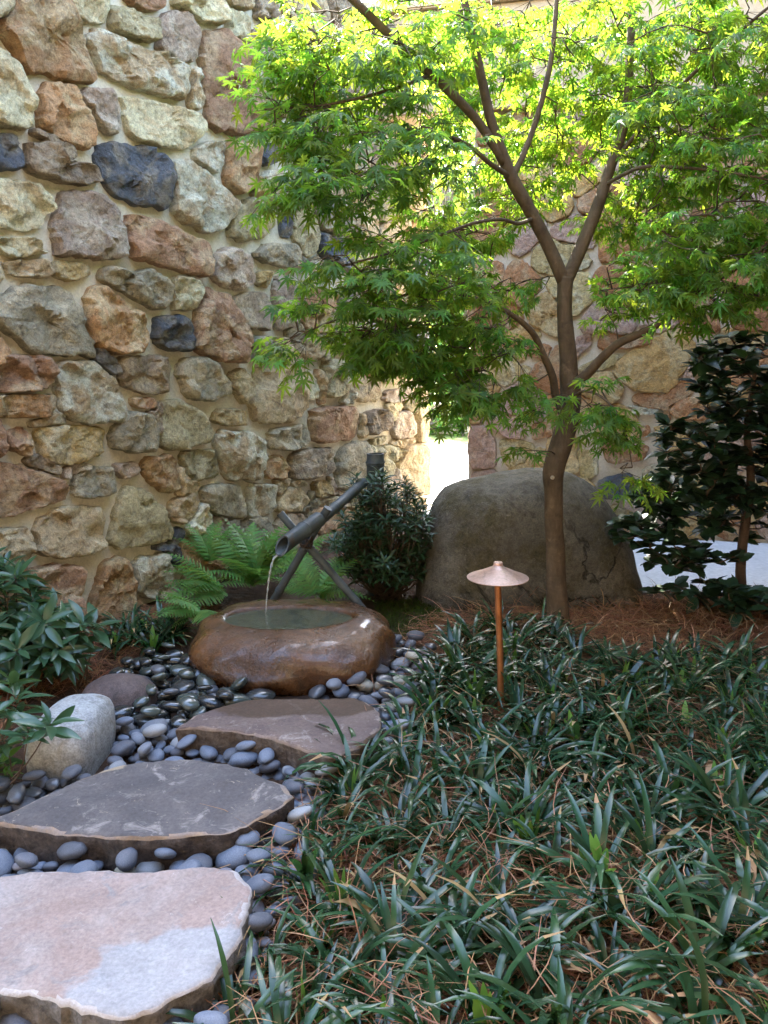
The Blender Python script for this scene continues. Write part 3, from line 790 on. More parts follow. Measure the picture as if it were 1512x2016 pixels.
MS3 = slab_mat('brown_slab', (0.185, 0.13, 0.105), (0.135, 0.095, 0.083), (0.32, 0.26, 0.22), (0.42, 0.34, 0.28), (-0.02, 0.24, 0.55, 0.22, (0.085, 0.050, 0.027)))
E1 = simple_noise_material('slab_edge_white', (0.36, 0.31, 0.28), (0.46, 0.42, 0.39), 20, 0.85, 0.5, 0.01)
E2 = simple_noise_material('slab_edge_tan', (0.34, 0.23, 0.14), (0.22, 0.19, 0.18), 16, 0.85, 0.5, 0.01)
E3 = simple_noise_material('slab_edge_brown', (0.30, 0.22, 0.16), (0.20, 0.145, 0.125), 16, 0.85, 0.5, 0.01)
D1 = side_mat('slab_side_grey', (0.10, 0.09, 0.085), (0.27, 0.24, 0.22))
D2 = side_mat('slab_side_dark', (0.045, 0.036, 0.034), (0.14, 0.11, 0.095))
D3 = side_mat('slab_side_brown', (0.08, 0.056, 0.042), (0.20, 0.155, 0.12))
slab([(345,1432),(375,1412),(420,1394),(490,1378),(580,1374),(700,1372),(735,1388),(752,1410),(745,1440),(712,1468),(650,1488),(600,1476),(530,1450),(470,1438),(390,1432)], 0.125, 0.14, MS3, D3, E3, 1,
     'brown stepping slab with a wet back edge, just in front of the stone basin')
slab([(-60,1622),(0,1604),(60,1580),(150,1535),(215,1510),(280,1500),(385,1490),(470,1510),(560,1545),(578,1565),(545,1590),(485,1622),(440,1636),(330,1645),(240,1650),(100,1636),(0,1620)], 0.125, 0.14, MS2, D2, E2, 2,
     'dark slate stepping slab with tan rim, the middle one of three')
slab([(-90,1760),(-40,1732),(60,1717),(230,1717),(330,1713),(420,1704),(470,1713),(498,1745),(485,1800),(468,1855),(442,1885),(418,1922),(350,1958),(262,2003),(235,2000),(150,1983),(60,1955),(-60,1945),(-100,1850)], 0.125, 0.14, MS1, D1, E1, 3,
     'pink and pale blue-grey stepping slab, the largest and nearest of three')

# ---------------------------------------------------------------- basin rock with water
BZ = 0.235
bl, brr = AT(388, 1290, 3.86), AT(778, 1290, 3.86)
bcx, bcy = (bl.x+brr.x)/2, 3.86
half = (brr.x-bl.x)/2
wc = G(566, 1218, BZ-0.01)                      # middle of the bowl
wl, wr = G(441, 1218, BZ), G(694, 1218, BZ)
wrx = (wr.x-wl.x)/2; wry = (G(566, 1196, BZ).y-G(566, 1241, BZ).y)/2
NB = 96
prof_in = [0.10, 0.3, 0.5, 0.7, 0.85, 0.94, 0.985, 1.0]
V, Fc = [], []
def ray_out(ang):                               # rock's outer radius from the bowl's middle
    dx, dy = math.cos(ang), math.sin(ang)
    lo, hi = 0.0, 2.0
    def ins(t):
        x = (wc.x+dx*t-bcx)/half; y = (wc.y+dy*t-bcy)/0.45
        return abs(x)**2.4 + abs(y)**(3.0 if y < 0 else 2.2) < 1
    for _ in range(30):
        m = (lo+hi)/2
        if ins(m): lo = m
        else: hi = m
    return lo
def lump(a):
    return 1+0.09*mnoise.noise(Vector((math.cos(a)*1.6+3, math.sin(a)*1.6, 8)))+0.035*mnoise.noise(Vector((math.cos(a)*5, math.sin(a)*5, 2)))
def top_z(x, y):
    fx = (x-bcx)/half
    return BZ + 0.010*max(0, fx)*1.0 + 0.006*mnoise.noise(Vector((x*6, y*6, 1)))
for k in prof_in:
    for i in range(NB):
        a = 2*math.pi*i/NB
        rb = 1/math.sqrt((math.cos(a)/wrx)**2+(math.sin(a)/wry)**2)*(1+0.05*mnoise.noise(Vector((math.cos(a)*1.5, math.sin(a)*1.5, 4))))
        x, y = wc.x+math.cos(a)*rb*k, wc.y+math.sin(a)*rb*k
        V.append((x, y, BZ-0.006-0.09*(1-k**3)**0.8))
qs = [0.06, 0.16, 0.3, 0.45, 0.6, 0.73, 0.84, 0.92, 0.97, 1.0]
for q in qs:
    for i in range(NB):
        a = 2*math.pi*i/NB
        rb = 1/math.sqrt((math.cos(a)/wrx)**2+(math.sin(a)/wry)**2)*(1+0.05*mnoise.noise(Vector((math.cos(a)*1.5, math.sin(a)*1.5, 4))))
        ro = max(ray_out(a)*lump(a), rb+0.05)
        r_ = rb+(ro-rb)*q
        x, y = wc.x+math.cos(a)*r_, wc.y+math.sin(a)*r_
        zt = top_z(x, y)
        z = zt*(0.52+0.48*(1-q**3.2)**0.6)-0.012*q
        p = Vector((x, y, z)); n = 0.06*q*fbm(p*4.2+Vector((9, 2, 1)), 4)+0.05*q*(mnoise.voronoi(p*5.5)[0][0]-0.4)
        V.append((x+math.cos(a)*n, y+math.sin(a)*n, z+0.055*q*fbm(p*4, 3)))
for zf, rf in [(0.40, 1.01), (0.28, 1.0), (0.16, 0.975), (0.04, 0.94), (-0.08, 0.88), (-0.2, 0.78)]:
    for i in range(NB):
        a = 2*math.pi*i/NB; ro = ray_out(a)*lump(a)*rf
        x, y = wc.x+math.cos(a)*ro, wc.y+math.sin(a)*ro
        x = bcx+(x-bcx); p = Vector((x, y, zf*BZ)); n = 0.06*fbm(p*4.2+Vector((9, 2, 1)), 4)+0.05*(mnoise.voronoi(p*5.5)[0][0]-0.4)
        V.append((x+math.cos(a)*n, y+math.sin(a)*n, zf*BZ))
rows = len(V)//NB
for j in range(rows-1):
    for i in range(NB):
        i2 = (i+1) % NB
        Fc.append((j*NB+i, (j+1)*NB+i, (j+1)*NB+i2, j*NB+i2))
V.append((wc.x, wc.y, BZ-0.097))
for i in range(NB): Fc.append((len(V)-1, i, (i+1) % NB))
ob = Vector((bcx, bcy, 0))
bt = empty('water_basin', ob)
tag(bt, 'wet orange-brown boulder basin hollowed into a water bowl under the spout', 'water basin')
link('rock', mesh('rock', [Vector(v)-ob for v in V], Fc, M['basin']), bt)
def water_mat():
    t = NT('basin_water'); co = t.coord(False)
    n = t.bump(t.noise(co, 26, 3, 0.5, 0.4), 0.18, 0.01)
    p = t.bsdf((0.24, 0.27, 0.18), 0.02, n, 0.5)
    p.inputs['Transmission Weight'].default_value = 0.75; p.inputs['IOR'].default_value = 1.33
    return t.done(p)
M['water'] = water_mat()
V, Fc = [], []
for k in (0.25, 0.5, 0.75, 1.03):
    for i in range(48):
        a = 2*math.pi*i/48; rb = 1/math.sqrt((math.cos(a)/wrx)**2+(math.sin(a)/wry)**2)
        x, y = wc.x+math.cos(a)*rb*k, wc.y+math.sin(a)*rb*k
        V.append((x-bcx, y-bcy, BZ-0.012))
V.append((wc.x-bcx, wc.y-bcy, BZ-0.016))
for j in range(3):
    for i in range(48): Fc.append((j*48+i, (j+1)*48+i, (j+1)*48+(i+1) % 48, j*48+(i+1) % 48))
for i in range(48): Fc.append((len(V)-1, i, (i+1) % 48))
link('water', mesh('water', V, Fc, M['water']), bt)

# ---------------------------------------------------------------- pebbles
def pebble_mat(name, a, b, wet=0.0, rough=0.62, speck=None):
    t = NT(name); co = t.coord()
    f = t.noise(co, 14, 5, 0.6); g = t.noise(co, 90, 6, 0.7)
    c = t.mix(t.ramp(f, [(0.35, 0), (0.65, 1)]), a, b)
    if speck: c = t.mix(t.ramp(t.noise(co, 40, 4, 0.7, 0.5), [(0.60, 0), (0.66, 1)]), c, speck)
    c = t.mix(0.5, c, t.ramp(g, [(0.3, 0.75), (0.7, 1.2)]), 'MULTIPLY')
    c = t.hsv(c, 0.5, 1.0, t.vary(0.75, 1.25))
    return t.done(t.bsdf(c, rough, t.bump(g, 0.12, 0.002), 0.5, 0.0, wet, 0.06))
PM = {'blue-grey': pebble_mat('pebble_blue_grey', (0.105, 0.125, 0.165), (0.165, 0.185, 0.225)),
      'dark slate': pebble_mat('pebble_slate', (0.075, 0.08, 0.095), (0.12, 0.125, 0.145)),
      'pale grey': pebble_mat('pebble_pale', (0.23, 0.235, 0.24), (0.30, 0.305, 0.305)),
      'purple-grey': pebble_mat('pebble_purple', (0.15, 0.14, 0.16), (0.21, 0.195, 0.21)),
      'cream': pebble_mat('pebble_cream', (0.30, 0.27, 0.20), (0.36, 0.33, 0.26)),
      'speckled grey': pebble_mat('pebble_speckled', (0.15, 0.16, 0.185), (0.21, 0.22, 0.24), 0, 0.6, (0.05, 0.05, 0.06)),
      'wet black': pebble_mat('pebble_wet_black', (0.018, 0.020, 0.020), (0.040, 0.042, 0.040), 0.5, 0.22),
      'wet green-grey': pebble_mat('pebble_wet_green', (0.045, 0.058, 0.048), (0.075, 0.085, 0.072), 0.5, 0.22),
      'damp slate': pebble_mat('pebble_damp', (0.055, 0.058, 0.066), (0.10, 0.105, 0.115), 0.35, 0.35)}
import bmesh
def ico_mesh(name, sub):
    bm = bmesh.new(); bmesh.ops.create_icosphere(bm, subdivisions=sub, radius=1.0)
    V = np.array([v.co for v in bm.verts]); Fc = np.array([[v.index for v in f.verts] for f in bm.faces]); bm.free()
    return V, Fc
IV, IF = ico_mesh('p', 3)
def pebble_shape(seed):
    r = random.Random(seed); off = Vector((seed*7.3, 1, seed))
    ax = (1.0, r.uniform(0.62, 0.9), r.uniform(0.33, 0.52))
    out = []
    for v in IV:
        k = 1+0.16*mnoise.noise(Vector(v)*0.9+off)+0.05*mnoise.noise(Vector(v)*2.0+off)
        out.append((v[0]*ax[0]*k, v[1]*ax[1]*k, v[2]*ax[2]*k))
    return np.array(out)
PSHAPES = [pebble_shape(s) for s in range(9)]
PMESH = {(c, k): fast_mesh('pebble', PSHAPES[k], IF, PM[c]) for c in PM for k in range(9)}
BEDS = [
 ('wet', [(225,1345),(262,1300),(330,1285),(398,1290),(400,1335),(440,1362),(520,1372),(430,1395),(372,1416),(345,1436),(322,1420),(235,1425)]),
 ('granite', [(205,1420),(345,1418),(350,1445),(420,1480),(400,1500),(300,1510),(205,1520)]),
 ('middle', [(410,1470),(560,1500),(660,1500),(745,1450),(800,1400),(790,1450),(700,1520),(640,1575),(600,1600),(575,1600),(560,1530),(470,1505)]),
 ('basin', [(620,1366),(690,1355),(745,1310),(770,1262),(800,1258),(850,1285),(846,1310),(800,1380),(790,1430),(755,1450),(735,1385)]),
 ('front', [(-70,1640),(150,1690),(430,1690),(520,1630),(590,1580),(640,1590),(560,1680),(520,1720),(400,1745),(-70,1750)]),
 ('edge', [(470,1690),(560,1620),(640,1590),(600,1700),(580,1770),(545,1830),(500,1905),(480,1990),(440,2060),(250,2060),(330,1990),(430,1920),(480,1840),(500,1740)]),
 ('corner', [(-60,1950),(70,1950),(200,2000),(260,2060),(-60,2060)]),
 ('shade', [(25,1545),(100,1540),(170,1530),(120,1560),(30,1600),(-40,1620),(-40,1580)])]
AREA = {'wet': 'between the brown rock and the basin', 'granite': 'beside the pale granite rock', 'middle': 'in the gap between the middle and far slabs',
        'basin': 'along the right foot of the basin', 'front': 'between the middle and nearest slabs', 'edge': 'in the strip between nearest slab and lily turf',
        'corner': 'below the front edge of the nearest slab', 'shade': 'left of the middle slab under the shrub'}
MIXES = {'wet': ['wet black']*5+['wet green-grey']*3+['damp slate'], 'granite': ['blue-grey']*5+['pale grey', 'dark slate', 'purple-grey', 'speckled grey'],
         'middle': ['blue-grey']*4+['pale grey', 'pale grey', 'purple-grey', 'dark slate'], 'basin': ['damp slate']*4+['dark slate']*2+['blue-grey', 'speckled grey', 'cream'],
         'front': ['blue-grey']*4+['dark slate']*2+['purple-grey', 'cream', 'pale grey'], 'edge': ['blue-grey']*6+['purple-grey']*2+['dark slate'],
         'corner': ['blue-grey', 'dark slate', 'cream', 'purple-grey'], 'shade': ['dark slate', 'damp slate']}
polys_bed = {k: [(lambda g: (g.x, g.y))(G(x, y, 0.03)) for x, y in P] for k, P in BEDS}
BLOCK = [[(cx, cy) for cx, cy in fp] for fp in SLABS.values()]
def blocked(x, y, m=0.0):
    for fp in BLOCK:
        if inside((x, y), fp): return True
    for o, rx, ry, cx, cy in ((0, half*0.86, 0.33, bcx, bcy), (0, 0.17, 0.15, gr.location.x, gr.location.y), (0, 0.14, 0.10, br.location.x, br.location.y)):
        if ((x-cx)/rx)**2+((y-cy)/ry)**2 < 1: return True
    return False
placed = []
pr = random.Random(21)
for area, P in polys_bed.items():
    x0, x1 = min(p[0] for p in P), max(p[0] for p in P); y0, y1 = min(p[1] for p in P), max(p[1] for p in P)
    for _ in range(int(4200*(x1-x0)*(y1-y0))+300):
        x, y = pr.uniform(x0, x1), pr.uniform(y0, y1)
        if not inside((x, y), P) or blocked(x, y): continue
        r_ = pr.choice([0.026, 0.033, 0.039, 0.045, 0.054])*(1.12 if area == 'wet' else 1.0)
        if any((x-q[0])**2+(y-q[1])**2 < (0.80*(r_+q[2]))**2 for q in placed): continue
        placed.append((x, y, r_, area, 0))
n0 = len(placed)
for area, P in polys_bed.items():               # a few lie on top of the others
    x0, x1 = min(p[0] for p in P), max(p[0] for p in P); y0, y1 = min(p[1] for p in P), max(p[1] for p in P)
    for _ in range(int(260*(x1-x0)*(y1-y0))):
        x, y = pr.uniform(x0, x1), pr.uniform(y0, y1)
        if not inside((x, y), P) or blocked(x, y): continue
        r_ = pr.uniform(0.03, 0.045)
        if any(q[4] and (x-q[0])**2+(y-q[1])**2 < (1.3*(r_+q[2]))**2 for q in placed): continue
        placed.append((x, y, r_, area, 1))
def pebble_obj(x, y, z, r_, c, k, rz, tx, ty):
    o = link('pebble', PMESH[(c, k)], None, (x, y, z), (tx, ty, rz)); o.scale = (r_, r_, r_)
    return o
for (x, y, r_, area, top) in placed:
    c = pr.choice(MIXES[area]); k = pr.randrange(9)
    z = 0.022+r_*0.25+(0.045 if top else pr.uniform(-0.006, 0.012))
    o = pebble_obj(x, y, z, r_*1.06, c, k, pr.uniform(0, 6.3), pr.gauss(0, 0.22), pr.gauss(0, 0.22))
    sz = 'small ' if r_ < 0.034 else ('large ' if r_ > 0.046 else '')
    on = ' on top' if top else ''
    tag(o, f'{sz}{c} river pebble{on} {AREA[area]}', 'pebble', f'{sz}{c} pebbles{on} {AREA[area]}')
# what lies under and between them
und = []
for area, P in polys_bed.items():
    x0, x1 = min(p[0] for p in P), max(p[0] for p in P); y0, y1 = min(p[1] for p in P), max(p[1] for p in P)
    for _ in range(int(520*(x1-x0)*(y1-y0))):
        x, y = pr.uniform(x0, x1), pr.uniform(y0, y1)
        if inside((x, y), P) and not blocked(x, y): und.append((x, y, pr.uniform(0.02, 0.034), area))
IV2, IF2 = ico_mesh('p', 2)
VV, FF, MI = [], [], []
umats = {'wet': 1}
for n_, (x, y, r_, area) in enumerate(und):
    a = pr.uniform(0, 6.3); ca, sa = math.cos(a), math.sin(a)
    v = IV2*np.array([1, 0.8, 0.55])*r_
    VV.append(np.c_[v[:, 0]*ca-v[:, 1]*sa+x, v[:, 0]*sa+v[:, 1]*ca+y, v[:, 2]+0.004]); FF.append(IF2+n_*len(IV2))
    MI.append(np.full(len(IF2), 1 if area == 'wet' else 0, dtype=np.int32))
me = fast_mesh('small_pebbles', np.concatenate(VV), np.concatenate(FF), PM['dark slate']); me.materials.append(PM['wet black'])
me.polygons.foreach_set('material_index', np.concatenate(MI))
tag(link('small_pebbles', me), 'small dark pebbles filling the gaps under the larger river pebbles', 'pebbles', kind='stuff')
print('PEBBLES', n0, len(placed), len(und))

# ================================================================ bamboo spout, copper path light
def tube_mesh(name, pts, rads, mat, seg=16, cap=True, smooth_n=0):
    pts = [Vector(p) for p in pts]
    if smooth_n:
        P, Rr = [], []
        for i in range(len(pts)-1):
            p0, p1, p2, p3 = pts[max(0, i-1)], pts[i], pts[i+1], pts[min(len(pts)-1, i+2)]
            for k in range(smooth_n):
                t = k/smooth_n
                P.append(0.5*((2*p1)+(p2-p0)*t+(2*p0-5*p1+4*p2-p3)*t*t+(3*p1-p0-3*p2+p3)*t**3)); Rr.append(rads[i]*(1-t)+rads[i+1]*t)
        P.append(pts[-1]); Rr.append(rads[-1]); pts, rads = P, Rr
    V, Fc = [], []
    up = Vector((0.13, 0.21, 0.97)) if abs((pts[-1]-pts[0]).normalized().z) < 0.9 else Vector((0.2, 1, 0.1))
    for i, p in enumerate(pts):
        d = (pts[min(i+1, len(pts)-1)]-pts[max(i-1, 0)]).normalized()
        a = d.cross(up).normalized(); b = d.cross(a).normalized()
        up = -b if -b.dot(up) > 0 else b
        a = d.cross(up).normalized(); b = a.cross(d).normalized(); up = b
        for k in range(seg):
            th = 2*math.pi*k/seg
            V.append(p+(a*math.cos(th)+b*math.sin(th))*rads[i])
    for i in range(len(pts)-1):
        for k in range(seg):
            k2 = (k+1) % seg
            Fc.append((i*seg+k, i*seg+k2, (i+1)*seg+k2, (i+1)*seg+k))
    if cap:
        Fc.append(list(reversed(range(seg)))); Fc.append([(len(pts)-1)*seg+k for k in range(seg)])
    return V, Fc
def bamboo(name, a, b, r, mat, parent, origin, nodes=(0.3, 0.65), hollow=False, miter=0.0, label=None):
    """A bamboo cane from a to b with swollen nodes; hollow shows an open end at a."""
    a, b = Vector(a), Vector(b); L = (b-a).length; d = (b-a).normalized()
    ts = [0.0]; rs = [r]
    for n in nodes:
        for dt, rr in ((-0.016, 1.0), (-0.007, 1.10), (0.0, 1.13), (0.004, 1.0), (0.010, 1.09), (0.02, 1.0)):
            ts.append(n+dt/L*1.0); rs.append(r*rr)
    ts.append(1.0); rs.append(r)
    pts = [a+d*(t*L) for t in ts]
    V, Fc = tube_mesh(name, pts, rs, mat, 20, cap=not hollow)
    if hollow:
        n0_ = len(V)
        up = Vector((0, 0, 1))
        if miter:
            side = d.cross(up).normalized(); nu = side.cross(d).normalized()
            for k in range(20):
                h = (V[k]-a).dot(nu)/r
                V[k] = V[k]+d*(miter*(1+h)/2)
        inner = [V[k]+(a+d*((V[k]-a).dot(d))-V[k])*0.24 for k in range(20)]
        deep = [v+d*(0.16) for v in inner]
        V += inner+deep
        for k in range(20):
            k2 = (k+1) % 20
            Fc.append((k2, k, n0_+k, n0_+k2)); Fc.append((n0_+k2, n0_+k, n0_+20+k, n0_+20+k2))
        Fc.append([n0_+20+k for k in range(20)])
        Fc.append([(len(pts)-1)*20+k for k in range(20)])
    me = mesh(name, [v-Vector(origin) for v in V], Fc, mat, True, 50)
    return link(name, me, parent)
def bamboo_mat():
    t = NT('weathered_bamboo'); co = t.coord(False)
    f = t.noise(co, 9, 6, 0.6); g = t.noise(co, 60, 5, 0.65)
    c = t.mix(t.ramp(f, [(0.35, 0), (0.65, 1)]), (0.042, 0.053, 0.058), (0.085, 0.103, 0.110))
    c = t.mix(t.ramp(t.noise(co, 14, 6, 0.7, 1), [(0.58, 0), (0.7, 1)]), c, (0.075, 0.055, 0.04))
    c = t.mix(0.5, c, t.ramp(g, [(0.3, 0.65), (0.7, 1.2)]), 'MULTIPLY')
    return t.done(t.bsdf(c, 0.5, t.bump(g, 0.25, 0.003), 0.4))
M['bamboo'] = bamboo_mat()
spo = G(600, 1190)
spo = Vector((spo.x, 4.25, 0))
st = empty('bamboo_spout', spo)
tag(st, 'weathered grey bamboo water spout resting on crossed canes above the basin', 'water spout')
tipA, tipB = AT(546, 1082, 3.94), AT(628, 1022, 4.22)
bamboo('spout_tube', tipA, tipB, 0.041, M['bamboo'], st, spo, (0.62,), True, 0.075)
f0, f1 = AT(615, 1038, 4.2), AT(716, 950, 4.86)
bamboo('feed_cane', f0, f1, 0.029, M['bamboo'], st, spo, (0.12, 0.40, 0.78))
cA0, cA1 = AT(551, 1010, 4.30), AT(722, 1208, 4.22)
cA1 = cA1+(cA1-cA0).normalized()*0.16
bamboo('crossed_cane', cA0, cA1, 0.021, M['bamboo'], st, spo, (0.3, 0.72))
cB0, cB1 = AT(646, 1000, 4.24), AT(560, 1146, 4.34)
cB1 = cB1+(cB1-cB0).normalized()*0.30
bamboo('crossed_cane', cB0, cB1, 0.022, M['bamboo'], st, spo, (0.35, 0.7))
pt_ = AT(739, 893, 4.98)
bamboo('post', pt_, Vector((pt_.x, pt_.y, -0.05)), 0.054, M['bamboo'], st, spo, (0.06, 0.5), True, 0.0)
# cord lashing
V, Fc = [], []
lash = AT(603, 1066, 4.25)
cm = simple_noise_material('dark_cord', (0.03, 0.022, 0.016), (0.075, 0.05, 0.035), 60, 0.9)
for k in range(7):
    ax = Vector((random.gauss(0, 1), random.gauss(0, 0.5), random.gauss(0, 1))).normalized()
    u = ax.orthogonal().normalized(); w = ax.cross(u); rr = random.uniform(0.032, 0.044)
    pts = [lash+(u*math.cos(2*math.pi*i/14)+w*math.sin(2*math.pi*i/14))*rr for i in range(15)]
    v, f = tube_mesh('c', pts, [0.005]*15, cm, 6, False)
    Fc += [tuple(x+len(V) for x in q) for q in f]; V += v
tie = link('cord_lashing', mesh('cord_lashing', [Vector(v)-spo for v in V], Fc, cm), st)
tie['kind'] = 'stuff'
# falling water
wtop = tipA+Vector((0.0, -0.005, -0.030)); wbot = Vector((AT(524, 1213, wtop.y).x, wtop.y+0.0, BZ-0.016))
pts, rr = [], []
for i in range(24):
    t_ = i/23
    pts.append(Vector((wtop.x+(wbot.x-wtop.x)*math.sqrt(t_), wtop.y-0.02*math.sqrt(t_), wtop.z+(wbot.z-wtop.z)*t_**1.15)))
    rr.append((0.0060-0.003*t_)*(1+0.28*math.sin(i*1.9)+0.2*math.sin(i*4.1)))
def stream_mat():
    t = NT('falling_water')
    p = t.bsdf((0.9, 0.93, 0.96), 0.12, None, 0.5); p.inputs['Transmission Weight'].default_value = 0.8; p.inputs['IOR'].default_value = 1.33
    return t.done(p)
V, Fc = tube_mesh('w', pts, rr, None, 10, True, 3)
o = link('water_stream', mesh('water_stream', [v-wbot for v in V], Fc, stream_mat()), None, wbot)
tag(o, 'thin stream of clear water falling from bamboo spout into the basin', 'water stream')

def copper_mat(name, a, b, rough=0.42, metal=0.75):
    t = NT(name); co = t.coord(False)
    f = t.noise(co, 16, 6, 0.6); g = t.noise(co, 120, 4, 0.6)
    c = t.mix(t.ramp(f, [(0.35, 0), (0.65, 1)]), a, b)
    c = t.mix(t.ramp(t.noise(co, 24, 7, 0.7, 0.8), [(0.54, 0), (0.72, 0.55)]), c, tuple(x*0.35 for x in a))
    c = t.mix(0.45, c, t.ramp(g, [(0.3, 0.7), (0.7, 1.2)]), 'MULTIPLY')
    return t.done(t.bsdf(c, t.ramp(f, [(0.3, rough-0.08), (0.7, rough+0.12)]), t.bump(g, 0.08, 0.001), 0.5, metal))
M['copper'] = copper_mat('copper', (0.60, 0.36, 0.26), (0.70, 0.46, 0.35), 0.45, 0.6)
M['copper_stem'] = copper_mat('copper_stem', (0.42, 0.15, 0.055), (0.55, 0.22, 0.09), 0.4, 0.8)
M['dark_metal'] = copper_mat('dark_metal', (0.06, 0.045, 0.035), (0.10, 0.07, 0.05), 0.5, 0.6)
def lathe(prof, seg=48):
    V, Fc = [], []
    for r_, z in prof:
        for k in range(seg):
            V.append((r_*math.cos(2*math.pi*k/seg), r_*math.sin(2*math.pi*k/seg), z))
    for j in range(len(prof)-1):
        for k in range(seg):
            k2 = (k+1) % seg
            Fc.append((j*seg+k, j*seg+k2, (j+1)*seg+k2, (j+1)*seg+k))
    return V, Fc
lb = G(988, 1412)
lt = AT(980, 1136, lb.y)
hz = lt.z
px = lb.y*1.045/F
pl = empty('path_light', (lb.x, lb.y, 0))
tag(pl, 'copper mushroom-cap path light on a thin stem among the lily turf', 'path light')
rb_ = 60*px
tilt = Matrix.Translation((lt.x-lb.x, 0, 0))
def lpart(name, prof, mat, dx=0.0, sharp=40):
    V, Fc = lathe(prof)
    me = mesh(name, [(v[0]+dx, v[1], v[2]) for v in V], Fc, mat, True, sharp)
    return link(name, me, pl)
dxl = lt.x-lb.x
sh = lpart('shade', [(0.012, hz+0.052), (0.019, hz+0.050), (0.025, hz+0.042), (0.040, hz+0.036), (rb_*0.62, hz+0.018), (rb_*0.96, hz+0.0015), (rb_, hz-0.001), (rb_*0.995, hz-0.004), (rb_*0.95, hz-0.002), (rb_*0.5, hz+0.018), (0.02, hz+0.03)], M['copper'], dxl)
cap_ = lpart('finial', [(0.0, hz+0.064), (0.016, hz+0.063), (0.0185, hz+0.060), (0.0185, hz+0.0525), (0.012, hz+0.051)], M['copper'], dxl)
cap_.parent = sh
lpart('lamp_holder', [(0.02, hz+0.026), (0.042, hz+0.012), (0.040, hz-0.006), (0.024, hz-0.020), (0.017, hz-0.024), (0.0, hz-0.024)], M['dark_metal'], dxl)
V, Fc = tube_mesh('stem', [Vector((dxl, 0, hz-0.022)), Vector((dxl*0.5, 0, hz*0.5)), Vector((0, 0, -0.06))], [0.0135, 0.0135, 0.0135], None, 20)
link('stem', mesh('stem', V, Fc, M['copper_stem'], True, 50), pl)
# small brown timber stake in the pine straw
sb = G(1204, 1330)
o = link('timber_stake', box_mesh('timber_stake', -0.035, 0.035, -0.03, 0.03, -0.05, 0.095, M['bark_dark'], 0.006), None, (sb.x, sb.y, 0), (0.03, 0.05, 0.3))
tag(o, 'short brown timber stake poking from the pine straw beyond the lily turf', 'stake')

# ================================================================ foliage tools
def blade_leaf(profile, length=1.0, fold=0.25, droop=0.25):
    """A leaf along +y folded on its midrib; profile = half widths at even stations. Returns V, quads."""
    n = len(profile); V, Fc = [], []
    for i, w in enumerate(profile):
        t = i/(n-1); y = t*length; z = -droop*t*t*length
        V += [(-w, y, z+abs(w)*fold), (0, y, z), (w, y, z+abs(w)*fold)]
    for i in range(n-1):
        a = i*3
        Fc += [(a, a+1, a+4, a+3), (a+1, a+2, a+5, a+4)]
    return np.array(V), np.array(Fc)
def basis(d, up, roll=0.0):
    """Matrix whose +y runs along d and whose +z leans to up."""
    d = Vector(d).normalized(); up = Vector(up)
    x = d.cross(up)
    if x.length < 1e-4: x = d.orthogonal()
    x.normalize(); z = x.cross(d).normalized()
    m = Matrix((x, d, z)).transposed()
    if roll: m = m @ Matrix.Rotation(roll, 3, 'Y')
    return m
def place_leaves(thing, origin, leaves, LVs, LF, mat, n_single, name='leaf', rest='foliage'):
    """leaves: (position, 3x3, scale). The nearest in the picture become parts of their own, the rest one mass."""
    origin = Vector(origin)
    sc = []
    for i, (p, m, s) in enumerate(leaves):
        q = project(p)
        if q and -10 < q[0] < W+10 and -10 < q[1] < H+10: sc.append((q[2]/s, i))
    sc.sort(); single = set(i for _, i in sc[:n_single])
    LVs = np.array(LVs, float)
    if LVs.ndim == 2: LVs = LVs[None]
    LV = LVs[0]; nv = len(LVs)
    lms = [fast_mesh(name, v, LF, mat) for v in LVs]
    arrs, mats_, var = [], [], []
    for i, (p, m, s) in enumerate(leaves):
        if i in single:
            o = link(name, lms[i % nv], thing)
            o.matrix_local = Matrix.Translation(Vector(p)-origin) @ m.to_4x4() @ Matrix.Scale(s, 4)
        else:
            mats_.append(np.array(m)*s); arrs.append(np.array(Vector(p)-origin)); var.append(i % nv)
    if arrs:
        A = np.array(mats_); B = np.array(arrs)
        V = np.einsum('nij,nkj->nki', A, LVs[np.array(var)])+B[:, None, :]
        Fq = (LF[None]+(np.arange(len(A))*len(LV))[:, None, None]).reshape(-1, LF.shape[1])
        o = link(rest, fast_mesh(rest, V.reshape(-1, 3), Fq, mat), thing); o['kind'] = 'stuff'
def merge_tubes(thing, origin, name, tubes, mat, seg=6, smooth_n=3, kind=None):
    V, Fc = [], []
    for pts, rads in tubes:
        v, f = tube_mesh(name, pts, rads, mat, seg, True, smooth_n)
        Fc += [tuple(x+len(V) for x in q) for q in f]; V += v
    o = link(name, mesh(name, [Vector(v)-Vector(origin) for v in V], Fc, mat), thing)
    if kind: o['kind'] = kind
    return o

